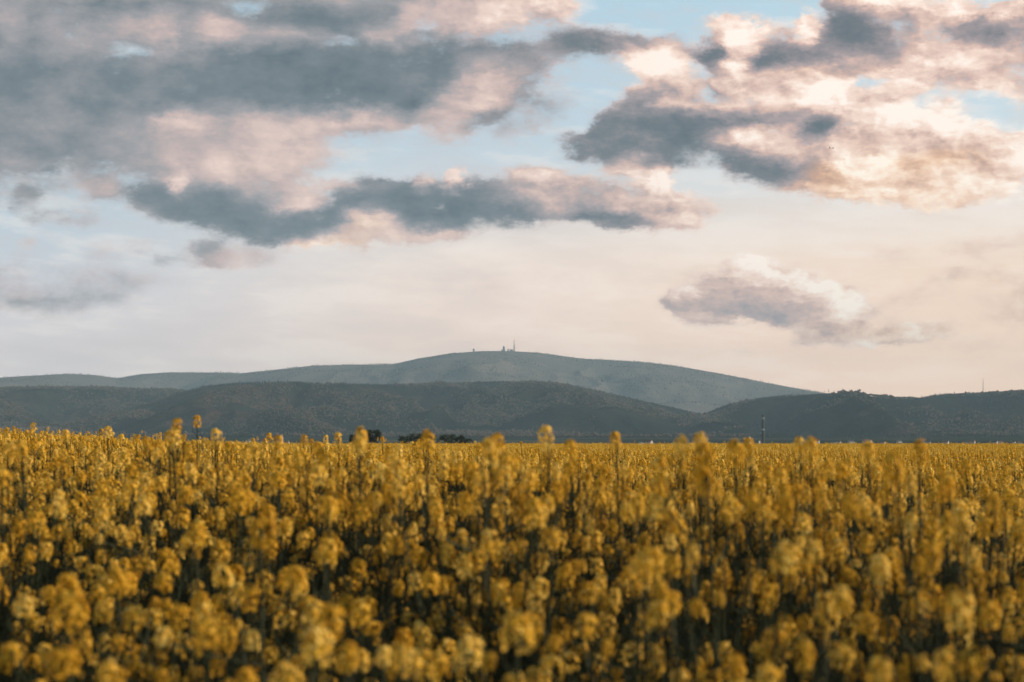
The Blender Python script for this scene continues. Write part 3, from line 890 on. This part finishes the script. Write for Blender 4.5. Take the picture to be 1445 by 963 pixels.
def build_field():
    lib = []
    for k in range(6): lib.append(merged_plant(20 + k, HEADS_HI, True, 7, 4))
    for k in range(6): lib.append(merged_plant(30 + k, HEADS_MID, False, 4, 3))
    for k in range(5): lib.append(patch_far(50 + k))
    V = []; F = []; M = []; vid = []
    for i, (v, f, m_) in enumerate(lib):
        b = len(V); V.extend(v); F.extend([tuple(q + b for q in ff) for ff in f]); M.extend(m_); vid += [i] * len(v)
    g = np.random.default_rng(21)
    pts = []  # x y z scale scalez rot pick
    def band(n, r0, r1, a0, a1, k0, k1, patch=False):
        r, a = scatter(n, r0, r1, a0 * D2R, a1 * D2R, g)
        x = r * np.sin(a); y = r * np.cos(a); z = height(a, r)
        sc = g.uniform(.9, 1.12, n); sz = canopy(x, y) + g.normal(0, .045, n)
        tall = g.random(n) < .006
        sz = sz + tall * g.uniform(.04, .13, n)
        if patch: sc = g.uniform(.95, 1.1, n); sz = canopy(x, y) + g.normal(0, .03, n)
        pts.append(np.stack([x, y, z, sc, sz, g.uniform(0, 6.283, n), g.integers(k0, k1, n)], 1))
    area = lambda r0, r1, a0, a1: (a1 - a0) * D2R * (r1 * r1 - r0 * r0) / 2
    HD = HALF / D2R
    band(int(19 * area(R1, 17, -19, 19)), R1, 17, -19, 19, 0, 6)
    band(int(DENS * area(1.0, R1, -48, -HD)), 1.0, R1, -48, -HD - .3, 0, 6)
    band(int(DENS * area(1.0, R1, HD, 48)), 1.0, R1, HD + .3, 48, 0, 6)
    band(int(20 * area(R1, 14, 19, 60)), R1, 14, 19, 60, 6, 12)
    band(int(20 * area(R1, 14, -60, -19)), R1, 14, -60, -19, 6, 12)
    band(int(24 * area(17, 48, -18, 18)), 17, 48, -18, 18, 6, 12)
    band(int(1.25 * area(48, 330, -17, 17)), 48, 330, -17, 17, 12, 17, True)
    band(int(1.0 * area(14, 60, 18, 60)), 14, 60, 18, 60, 12, 17, True)
    band(int(1.0 * area(14, 60, -60, -18)), 14, 60, -60, -18, 12, 17, True)
    Pn = np.concatenate(pts); N = len(Pn); nv = len(V)
    print('FIELD points', N, 'library verts', nv)
    me = bpy.data.meshes.new('rapeseed_field')
    me.from_pydata(V + [tuple(p) for p in Pn[:, :3]], [], F)
    me.polygons.foreach_set('material_index', M)
    for mm in (M_PETAL, M_BUD, M_STEM, M_LEAF): me.materials.append(mm)
    def attr(nm, typ, a, key='value'):
        at = me.attributes.new(nm, typ, 'POINT'); at.data.foreach_set(key, a)
    attr('vid', 'INT', np.concatenate([np.array(vid), np.full(N, -1)]).astype(np.int32))
    pk = np.concatenate([np.zeros(nv), Pn[:, 6]]).astype(np.int32); attr('pick', 'INT', pk)
    sc = np.zeros((nv + N, 3), np.float32); sc[nv:, 0] = Pn[:, 3]; sc[nv:, 1] = Pn[:, 3]; sc[nv:, 2] = Pn[:, 4]; attr('psc', 'FLOAT_VECTOR', sc.ravel(), 'vector')
    ro = np.zeros((nv + N, 3), np.float32); ro[nv:, 2] = Pn[:, 5]; ro[nv:, 0] = g.normal(0, .035, N); ro[nv:, 1] = g.normal(0, .035, N); attr('prot', 'FLOAT_VECTOR', ro.ravel(), 'vector')
    me.update()
    o = bpy.data.objects.new('rapeseed_field', me); COL.objects.link(o)
    instancer(o, me, len(lib))
    tag(o, 'dense yellow rapeseed crop in bloom filling the field to its far edge', None, None, 'stuff')
    return o


def instancer(o, me, nlib):
    ng = bpy.data.node_groups.new('set_out_' + o.name, 'GeometryNodeTree')
    ng.interface.new_socket('Geometry', in_out='INPUT', socket_type='NodeSocketGeometry')
    ng.interface.new_socket('Geometry', in_out='OUTPUT', socket_type='NodeSocketGeometry')
    N_ = ng.nodes; L = ng.links
    gi = N_.new('NodeGroupInput'); go = N_.new('NodeGroupOutput')
    def named(nm, t):
        a = N_.new('GeometryNodeInputNamedAttribute'); a.data_type = t; a.inputs[0].default_value = nm; return a.outputs[0]
    vidn = named('vid', 'INT'); pickn = named('pick', 'INT'); pscn = named('psc', 'FLOAT_VECTOR'); prn = named('prot', 'FLOAT_VECTOR')
    def eq(a, v):
        c = N_.new('FunctionNodeCompare'); c.data_type = 'INT'; c.operation = 'EQUAL'; L.new(a, c.inputs[2]); c.inputs[3].default_value = v; return c.outputs[0]
    sp = N_.new('GeometryNodeSeparateGeometry'); sp.domain = 'POINT'; L.new(gi.outputs[0], sp.inputs[0]); L.new(eq(vidn, -1), sp.inputs[1])
    out = N_.new('GeometryNodeJoinGeometry')
    for i in range(nlib):
        s1 = N_.new('GeometryNodeSeparateGeometry'); s1.domain = 'POINT'; L.new(sp.outputs[1], s1.inputs[0]); L.new(eq(vidn, i), s1.inputs[1])
        ip = N_.new('GeometryNodeInstanceOnPoints'); L.new(sp.outputs[0], ip.inputs['Points']); L.new(eq(pickn, i), ip.inputs['Selection'])
        L.new(s1.outputs[0], ip.inputs['Instance']); L.new(pscn, ip.inputs['Scale'])
        er = N_.new('FunctionNodeEulerToRotation'); L.new(prn, er.inputs[0]); L.new(er.outputs[0], ip.inputs['Rotation'])
        L.new(ip.outputs[0], out.inputs[0])
    L.new(out.outputs[0], go.inputs[0])
    md = o.modifiers.new('set_out', 'NODES'); md.node_group = ng


build_field()
#@@END2


# ------------------------------------------------------------------ woods on the hills
def build_forest():
    nA, nR = 900, 700
    azg = np.linspace(-14.5, 14.5, nA) * D2R; rg = np.linspace(8800, 26500, nR)
    A, R = np.meshgrid(azg, rg, indexing='ij'); Z = height(A, R)
    ang = (Z - EYE) / R; run = np.maximum.accumulate(ang, 1)
    vis = ((Z + 22 - EYE) / R >= np.concatenate([run[:, :1] * 0 - 1, run[:, :-1]], 1))
    g = np.random.default_rng(3)
    ci, cj = np.nonzero(vis)
    # more of them where a step in depth takes little of the picture away: by area on the ground
    wgt = rg[cj] * np.where(rg[cj] > 17800, .34, 1.0)
    wgt = wgt * np.clip((Z[ci, cj] - 25) / 40, 0.16, 1)
    N = 230000
    idx = g.choice(len(ci), N, p=wgt / wgt.sum())
    a = azg[ci[idx]] + (g.random(N) - .5) * (azg[1] - azg[0]); r = rg[cj[idx]] + (g.random(N) - .5) * (rg[1] - rg[0])
    z = height(a, r); x = r * np.sin(a); y = r * np.cos(a)
    dens = fbm(x / 700, y / 700, 4, 61)
    keep = (dens > .39 + .1 * g.random(N)) & ((r < 18500) | (g.random(N) < .10))
    sa, sb = px_dir(650, 500)[0], px_dir(745, 500)[0]
    keep &= ~((a > sa) & (a < sb) & (z > 850))      # the summit is bare
    a, r, x, y, z = a[keep], r[keep], x[keep], y[keep], z[keep]; N = len(x)
    V = []; F = []; M = []; vid = []
    def spruce(s, tiers, rad, mi):
        mb = MB(); q = random.Random(s)
        for t in range(tiers):
            z0 = .12 + .78 * t / tiers; z1 = min(1.0, z0 + 1.25 / tiers); rr = rad * (1 - .8 * t / tiers)
            n = 6; b = [(rr * q.uniform(.8, 1.2) * math.cos(6.283 * k / n + t), rr * q.uniform(.8, 1.2) * math.sin(6.283 * k / n + t), z0 + q.uniform(-.03, .03)) for k in range(n)] + [(0, 0, z1)]
            mb.add(b, [(k, (k + 1) % n, n) for k in range(n)], mi)
        mb.tube([(0, 0, -.05), (0, 0, .3)], .02, 3, 2, False)
        return mb
    def broad(s, mi):
        mb = MB(); q = random.Random(s)
        for t in range(5):
            c = (q.uniform(-.2, .2), q.uniform(-.2, .2), q.uniform(.45, .8)); r_ = q.uniform(.16, .28)
            v = [(c[0] + dx * r_ * q.uniform(.8, 1.2), c[1] + dy * r_ * q.uniform(.8, 1.2), c[2] + dz * r_) for dx, dy, dz in ((1, 0, 0), (0, 1, 0), (-1, 0, 0), (0, -1, 0), (0, 0, 1), (0, 0, -1))]
            mb.add(v, [(0, 1, 4), (1, 2, 4), (2, 3, 4), (3, 0, 4), (1, 0, 5), (2, 1, 5), (3, 2, 5), (0, 3, 5)], mi)
        mb.tube([(0, 0, -.05), (0, 0, .5)], .03, 3, 2, False)
        return mb
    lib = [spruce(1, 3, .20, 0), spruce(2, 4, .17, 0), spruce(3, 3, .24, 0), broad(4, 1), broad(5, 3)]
    for i, mb in enumerate(lib):
        b = len(V); V.extend(mb.V); F.extend([tuple(q + b for q in f) for f in mb.F]); M.extend(mb.M); vid += [i] * len(mb.V)
    nv = len(V)
    mix = .30 + .50 * spur(x, y, 620.) + .5 * (fbm(x / 900 + 9, y / 900, 3, 71) - .5)  # paler trees on spurs, dark spruce in gullies: sunlit folds put into the colour
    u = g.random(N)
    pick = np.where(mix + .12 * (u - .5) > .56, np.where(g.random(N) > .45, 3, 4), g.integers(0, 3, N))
    me = bpy.data.meshes.new('forest'); me.from_pydata(V + list(map(tuple, np.stack([x, y, z], 1))), [], F)
    me.polygons.foreach_set('material_index', M)
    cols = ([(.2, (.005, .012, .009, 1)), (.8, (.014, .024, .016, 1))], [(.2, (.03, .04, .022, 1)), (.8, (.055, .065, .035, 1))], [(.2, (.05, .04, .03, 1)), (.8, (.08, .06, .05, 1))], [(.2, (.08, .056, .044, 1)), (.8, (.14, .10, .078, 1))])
    for nm, c in zip(('spruce_needles', 'young_leaves', 'bark', 'bare_twigs_lit_tint'), cols):  # twig colour lightened to paint sunlight onto the spurs
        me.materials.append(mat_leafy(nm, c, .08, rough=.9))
    def attr(nm, typ, aa, key='value'):
        at = me.attributes.new(nm, typ, 'POINT'); at.data.foreach_set(key, aa)
    attr('vid', 'INT', np.concatenate([np.array(vid), np.full(N, -1)]).astype(np.int32))
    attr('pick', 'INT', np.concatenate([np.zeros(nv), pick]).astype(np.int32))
    h = g.uniform(9, 17, N) * (1 + .5 * (g.random(N) < .04)); w = h * g.uniform(.8, 1.15, N)
    sc = np.zeros((nv + N, 3), np.float32); sc[nv:, 0] = w; sc[nv:, 1] = w; sc[nv:, 2] = h; attr('psc', 'FLOAT_VECTOR', sc.ravel(), 'vector')
    ro = np.zeros((nv + N, 3), np.float32); ro[nv:, 2] = g.uniform(0, 6.28, N); attr('prot', 'FLOAT_VECTOR', ro.ravel(), 'vector')
    me.update()
    o = bpy.data.objects.new('forest', me); COL.objects.link(o); instancer(o, me, len(lib))
    tag(o, 'dark mixed forest covering the slopes of the hills and the mountain', None, None, 'stuff')


build_forest()


# ------------------------------------------------------------------ landmarks
M_CONC = mat('weathered_concrete', (.34, .34, .33)); M_DARKC = mat('dark_concrete', (.06, .065, .065)); M_WHITE = mat('white_paint', (.72, .72, .70), .6)
M_RED = mat('red_paint', (.42, .07, .05), .6); M_STEEL = mat('galvanised_steel', (.30, .31, .32), .5, .4); M_WALL = mat('plaster', (.42, .40, .37)); M_ROOF = mat('clay_roof_tiles', (.13, .075, .06))
M_SLATE = mat('slate_roof', (.06, .062, .06)); M_GLASS = mat('dark_window_glass', (.03, .035, .04), .2, .5); M_BARK = mat('grey_bark', (.09, .08, .07))


def mast():
    x, y, z = crest_point('massif', 725.5)
    r = empty('transmitter_mast', (x, y, z - 6))
    tag(r, 'tall red and white transmitter mast standing on the mountain summit', 'mast')
    mb = MB(); n = 7; H0 = 66.
    P = lambda t, sx, sy: (sx * (8.5 - 5.5 * t), sy * (8.5 - 5.5 * t), H0 * t)
    for sx, sy in ((-1, -1), (1, -1), (1, 1), (-1, 1)):
        mb.tube([P(0, sx, sy), P(1, sx, sy)], [2.0, 1.5], 6)
    for k in range(n + 1):
        t = k / n; c = [P(t, *s) for s in ((-1, -1), (1, -1), (1, 1), (-1, 1))]
        for q in range(4): mb.tube([c[q], c[(q + 1) % 4]], .8, 4)
        if k < n:
            d = [P((k + 1) / n, *s) for s in ((-1, -1), (1, -1), (1, 1), (-1, 1))]
            for q in range(4): mb.tube([c[q], d[(q + 1) % 4]], .6, 4); mb.tube([c[(q + 1) % 4], d[q]], .6, 4)
    mb.build('lattice_tower', M_DARKC, r)
    for zz, rr, h in ((40, 7.5, 4.5), (66, 6.5, 6.0)):
        m2 = MB(); m2.lathe((0, 0, zz), [(0, rr * .7), (.8, rr), (h, rr), (h + .8, rr * .75)], 20); m2.build('platform', M_DARKC, r)
    m3 = MB(); m3.lathe((0, 0, 73), [(0, 3.6), (16, 3.6), (16.2, 2.8), (32, 2.8)], 16, 0); m3.lathe((0, 0, 105.05), [(0, 2.6), (12, 2.4), (12.2, 1.4), (26, 1.0)], 12, 1)
    m3.build('antenna', [M_CONC, M_RED], r)


def radome_tower():
    x, y, z = crest_point('massif', 711)
    r = empty('summit_tower', (x, y, z - 5)); tag(r, 'broad stone tower with a round radome on the mountain summit', 'tower')
    m1 = MB(); m1.box((0, 0, 17), (24, 22, 36), 0, .86); m1.box((0, 0, 37.3), (25, 23, 4.4)); m1.box((-19, 0, 9), (13.9, 18, 20)); m1.build('wall', M_CONC, r)
    for i in range(4):
        for j in range(3):
            w_ = MB(); w_.box((-6.5 + 6.5 * j, -11.4 + .35 * i, 9 + 7 * i), (3, .7, 3)); w_.build('window', M_GLASS, r)
    m2 = MB(); m2.lathe((0, 0, 39.52), [(9 * math.cos(a) + 7 * 0 + 8, 9.5 * math.sin(a)) for a in np.linspace(math.pi - .001, .001, 10)][0:0] or [(0, 7), (2, 8.8), (5, 10), (9, 10), (13, 8), (16, 4.6), (17.5, .3)], 20); m2.build('radome', M_CONC, r, True)


def summit_house(px, w, h, lab, dome=0):
    x, y, z = crest_point('massif', px)
    r = empty('summit_building', (x, y, z - 5)); tag(r, lab, 'building')
    m1 = MB(); m1.box((0, 0, (h + 5) / 2), (w, 14, h + 5)); m1.build('wall', M_CONC, r)
    n = max(1, int(w // 8))
    for i in range(n):
        w_ = MB(); w_.box(((i + .5) / n * w - w / 2, -7.2, 5 + h * .55), (3, .4, 2.4)); w_.build('window', M_GLASS, r)
    m2 = MB()
    if dome: m2.lathe((0, 0, h + 5.01), [(0, dome), (dome * .5, dome), (dome, dome * .75), (dome * 1.3, .3)], 14); m2.build('dome', M_CONC, r)
    else:
        a = w / 2 + 1; b = 8
        m2.add([(-a, -b, h + 5.01), (a, -b, h + 5.01), (a, b, h + 5.01), (-a, b, h + 5.01), (-a, 0, h + 11), (a, 0, h + 11)], [(0, 1, 5, 4), (2, 3, 4, 5), (0, 4, 3), (1, 2, 5), (3, 2, 1, 0)]); m2.build('roof', M_SLATE, r)


mast(); radome_tower()
summit_house(717, 16, 15, 'small domed building right beside the radome tower on the summit', 7)
summit_house(721.5, 34, 11, 'long low building between the summit tower and the mast')
summit_house(668.3, 17, 27, 'lone narrow tower with a dome left of the summit', 5)


def far_mast():
    x, y, z = crest_point('right', 1388)
    r = empty('radio_mast', (x, y, z - 2)); tag(r, 'very thin guyed radio mast on the crest of the right hill', 'mast')
    m_ = MB(); m_.tube([(0, 0, 0), (0, 0, 68)], [2.0, 1.6], 6); m_.build('pole', M_STEEL, r)
    for k in range(3):
        a = k * 2.094; g_ = MB(); g_.tube([(0, 0, 45), (22 * math.cos(a), 22 * math.sin(a), 0)], .12, 3); g_.build('guy_wire', M_STEEL, r)
    t = MB(); t.tube([(0, 0, 68.01), (0, 0, 84)], .9, 5); t.build('antenna', M_RED, r)


far_mast()


def chimney():
    R_ = 5000.
    x, y, z = at_px(1077, R_)
    _, e = px_dir(1077, 587); H = EYE + R_ * math.tan(float(e)) - z
    r = empty('factory_chimney', (x, y, z)); tag(r, 'tall dark chimney with two pale bands rising from the plain', 'chimney')
    rad = lambda t: 3.3 - .9 * t
    cuts = [(0, .50, 0), (.50, .545, 1), (.545, .90, 0), (.90, .94, 1), (.94, 1.0, 0)]
    m_ = MB()
    m_.lathe((0, 0, 0), [(H * t, rad(t)) for t in (0, .25, .5, .75, 1)], 20, 0); m_.build('shaft', M_DARKC, r, False)
    for a, b, mi in cuts:
        if mi:
            q = MB(); q.lathe((0, 0, 0), [(H * a, rad(a) + .35), (H * b, rad(b) + .35)], 20); q.build('band', M_CONC, r)
    q = MB(); q.lathe((0, 0, H + .01), [(0, 2.9), (1.6, 2.9), (1.9, 2.6)], 20); q.build('rim', M_DARKC, r)
    for zz in (.5, .89):
        q = MB(); q.lathe((0, 0, H * zz - 1.2), [(0, 3.9), (.4, 3.9), (.5, 3.4)], 20); q.build('gallery', M_STEEL, r)


chimney()


def white_pole(px, py, lab):
    R_ = 4600.; x, y, z = at_px(px, R_)
    _, e = px_dir(px, py); H = EYE + R_ * math.tan(float(e)) - z
    r = empty('white_silo', (x, y, z)); tag(r, lab, 'silo', 'white silos in the plain')
    m_ = MB(); m_.lathe((0, 0, 0), [(0, 1.6), (H * .9, 1.5)], 14); m_.build('shaft', M_WHITE, r)
    m_ = MB(); m_.lathe((0, 0, H * .9 + .01), [(0, 1.7), (H * .06, 1.1), (H * .1, .3)], 14); m_.build('cap', M_STEEL, r)


white_pole(1058, 616, 'slender white silo standing left of the chimney')
white_pole(1071.5, 622, 'short white silo close to the foot of the chimney')
white_pole(398, 616, 'thin white silo at the foot of the front hill on the left')


# ---- dead spruces on the right crest
def dead_tree(px, h, lab, R=None):
    x, y, z = crest_point('right', px)
    r = empty('dead_spruce', (x, y, z - 1)); tag(r, lab, 'tree', 'bare trees on the right crest')
    q = random.Random(int(px)); m_ = MB(); m_.tube([(0, 0, 0), (q.uniform(-1, 1), 0, h)], [1.0, .35], 5)
    m_.build('trunk', M_BARK, r)
    m_ = MB()
    for k in range(int(h * 1.3)):
        zz = h * (.35 + .6 * k / (h * 1.3)); a = q.uniform(0, 6.28); L = (h - zz) * .28 + .6
        m_.tube([(0, 0, zz), (math.cos(a) * L, math.sin(a) * L, zz - L * .15)], [.35, .12], 3)
    m_.build('crown', M_BARK, r)


for px, h, lab in ((1164, 17, 'leafless spruce at the left end of the row on the right crest'), (1170, 22, 'tall leafless spruce near the left end of the row on the right crest'), (1177, 15, 'short bare spruce at the top of the right hill'),
                   (1189.5, 26, 'tallest bare spruce on the right crest'), (1199, 24, 'tall bare spruce right of the tallest one'), (1206, 14, 'low bare spruce in the middle of the descending crest'),
                   (1211, 25, 'dense dark bare spruce just past the middle of the descending crest'), (1219, 13, 'small bare spruce close behind the dense one'), (1240, 17, 'lone bare spruce at the right end of the row')):
    dead_tree(px, h, lab)


# ---- dark round trees behind the field
M_CROWN = mat_leafy('dark_tree_leaves', [(.2, (.010, .017, .010, 1)), (.5, (.02, .03, .015, 1)), (.8, (.04, .05, .022, 1))], .2)


def broad_tree(px, py, R, wpx, lab, name='broadleaf_tree'):
    x, y, z = at_px(px, R); _, e = px_dir(px, py); H = EYE + R * math.tan(float(e)) - z; Wd = wpx / FPX * R / 2
    r = empty(name, (x, y, z)); tag(r, lab, 'tree', 'dark trees behind the field')
    q = random.Random(int(px * 7)); m_ = MB()
    m_.tube([(0, 0, 0), (.1, .1, H * .4), (0, .2, H * .75)], [H * .035, H * .025, H * .01], 7)
    for k in range(6):
        a = k * 1.05; m_.tube([(0, 0, H * (.25 + .05 * k)), (math.cos(a) * Wd * .4, math.sin(a) * Wd * .4, H * (.5 + .04 * k)), (math.cos(a) * Wd * .7, math.sin(a) * Wd * .7, H * (.62 + .04 * k))], [H * .014, H * .009, H * .004], 5)
    m_.build('trunk', M_BARK, r)
    g = np.random.default_rng(int(px)); cl = []
    for k in range(34):
        a = g.uniform(0, 6.28); rr = Wd * g.uniform(.2, .8) ** .7; zz = H * g.uniform(.22, .88); lim = math.sin(math.pi * min(1, max(.05, (zz / H - .08) / .98))) ** .6
        cl.append((rr * lim * math.cos(a), rr * lim * math.sin(a), zz, Wd * g.uniform(.18, .34)))
    n = 6500; ci = g.integers(0, len(cl), n); C_ = np.array(cl)[ci]
    d = g.normal(0, 1, (n, 3)); d /= np.linalg.norm(d, axis=1)[:, None]; rad = C_[:, 3:4] * g.uniform(.3, 1.1, (n, 1)) ** .6
    c = C_[:, :3] + d * rad * (1, 1, .8)
    c[:, 2] = np.minimum(c[:, 2], H)
    a = g.normal(0, 1, (n, 3)); a /= np.linalg.norm(a, axis=1)[:, None]; b = np.cross(a, d); s_ = g.uniform(.12, .26, (n, 1)) * H / 12
    V = np.stack([c + a * s_, c + b * s_, c - a * s_, c - b * s_], 1).reshape(-1, 3); F = np.arange(4 * n).reshape(-1, 4)
    link_mesh('crown', V, F, M_CROWN, r)


for px, py, R, w, lab in ((500, 612, 1150, 16, 'low dark tree at the left end of the clump behind the field'), (514, 605.5, 1150, 26, 'dark round tree left of the broad plant, in the left clump'), (529, 604.5, 1180, 26, 'tallest dark round tree of the left clump'),
                          (569, 615, 1200, 20, 'low dark bush between the two dark clumps'), (586, 610.5, 1150, 28, 'broad dark tree at the left of the right clump'), (603, 610, 1160, 28, 'dark round tree in the middle of the right clump'),
                          (628, 613, 1200, 30, 'flat topped dark tree right of the plant in the right clump'), (645, 612.5, 1210, 26, 'dark tree at the right end of the right clump'), (660, 618, 1230, 18, 'small dark bush trailing off the right clump')):
    broad_tree(px, py, R, w, lab)


# ---- houses of the villages in the plain
def house_proto(roof):
    r = empty('village_house'); m_ = MB(); w, d, h = 14, 9, 5.5
    m_.box((0, 0, h / 2), (w, d, h)); m_.add([(-w / 2, -d / 2, h), (-w / 2, d / 2, h), (-w / 2, 0, h + 4), (w / 2, -d / 2, h), (w / 2, d / 2, h), (w / 2, 0, h + 4)], [(0, 1, 2), (4, 3, 5)])
    m_.build('wall', M_WALL, r)
    a = w / 2 + .5; b = d / 2 + .6; m_ = MB()
    m_.add([(-a, -b, h - .4), (a, -b, h - .4), (a, 0, h + 4.2), (-a, 0, h + 4.2), (a, b, h - .4), (-a, b, h - .4)], [(0, 1, 2, 3), (3, 2, 4, 5)])
    m_.add([(-a, -b, h - .15), (a, -b, h - .15), (a, 0, h + 4.45), (-a, 0, h + 4.45), (a, b, h - .15), (-a, b, h - .15)], [(0, 1, 2, 3), (3, 2, 4, 5)])
    m_.build('roof', roof, r)
    for i in range(3):
        w_ = MB(); w_.box((-4.5 + 4.5 * i, -d / 2 - .05, 2.8), (1.3, .2, 1.5)); w_.build('window', M_GLASS, r)
    return r


hp = [house_proto(M_ROOF), house_proto(M_SLATE)]; used_h = set()
VIL = {'right': [(1128, 1), (1151, 0), (1178, 1), (1184, 0), (1201, 1), (1222, 0), (1227, 1), (1246, 0), (1269, 1), (1303, 0), (1309, 1), (1334, 0), (1362, 1), (1371, 0), (1404, 1), (1412, 0), (1431, 1), (1439, 0)],
       'left': [(343, 0), (352, 1), (371, 0), (391, 1), (405, 0)], 'middle': [(905, 1), (916, 0)]}
ORD = ['leftmost', 'second', 'third', 'fourth', 'fifth', 'sixth', 'seventh', 'eighth', 'ninth', 'tenth', 'eleventh', 'twelfth', 'thirteenth', 'fourteenth', 'fifteenth', 'sixteenth', 'seventeenth', 'rightmost']
WHERE = {'right': 'in the row under the right hill', 'left': 'of five under the left hills', 'middle': 'of the pair below the front hill'}
hr = random.Random(4)
for side, L_ in VIL.items():
    for i, (px, k) in enumerate(L_):
        R = hr.uniform(5200, 6500)
        x, y, z = at_px(px, R)
        r = copy_tree(hp[k]) if k in used_h else hp[k]; used_h.add(k)
        r.location = (x, y, z - .3); r.rotation_euler = (0, 0, hr.uniform(-.9, .9) - math.atan2(x, y)); s_ = hr.uniform(.55, 1.15); r.scale = (s_, s_, s_ * hr.uniform(.8, 1.2))
        o_ = 'rightmost' if i == len(L_) - 1 else ORD[i]
        if o_ not in ('leftmost', 'rightmost'): o_ += ' from the left'
        tag(r, 'pale %s roofed house, %s %s' % ('red' if k == 0 else 'grey', o_, WHERE[side]), 'house', 'village houses along the edge of the plain')


# ---- two birds high on the right
def bird(px, py, R, bank, lab):
    a, e = px_dir(px, py); a = float(a); e = float(e)
    m_ = MB(); segs = [(-.16, .004), (-.12, .016), (-.04, .035), (.05, .036), (.11, .022), (.15, .018), (.18, .004)]
    n = 8; V = [(rr * math.cos(6.283 * k / n), yy, rr * math.sin(6.283 * k / n)) for yy, rr in segs for k in range(n)]
    F = [(i * n + k, i * n + (k + 1) % n, (i + 1) * n + (k + 1) % n, (i + 1) * n + k) for i in range(len(segs) - 1) for k in range(n)]
    m_.add(V, F)
    for s in (-1, 1):
        W = [(0.02 * s, .07, .01), (.02 * s, -.05, .01), (.20 * s, .09, .09), (.20 * s, -.03, .09), (.42 * s, -.02, .04), (.40 * s, -.07, .04)]
        m_.add(W + [(x_, y_, z_ + .012) for x_, y_, z_ in W], [(0, 1, 3, 2), (2, 3, 5, 4), (6, 8, 9, 7), (8, 10, 11, 9), (0, 2, 8, 6), (2, 4, 10, 8), (1, 7, 9, 3), (3, 9, 11, 5), (4, 5, 11, 10)])
    m_.add([(-.02, -.14, 0), (.02, -.14, 0), (.06, -.27, 0), (-.06, -.27, 0), (0, -.2, .01)], [(0, 1, 4), (1, 2, 4), (2, 3, 4), (3, 0, 4), (3, 2, 1, 0)])
    o = m_.build('bird', mat('dark_feathers', (.03, .03, .03)))
    o.location = (R * math.sin(a) * math.cos(e), R * math.cos(a) * math.cos(e), EYE + R * math.sin(e)); o.rotation_euler = (.1, bank, 1.0)
    tag(o, lab, 'bird')


bird(1171, 209, 420, .3, 'tiny dark bird gliding left of its mate before the bright clouds')
bird(1175.5, 209.5, 430, -.25, 'tiny dark bird gliding right of its mate before the bright clouds')
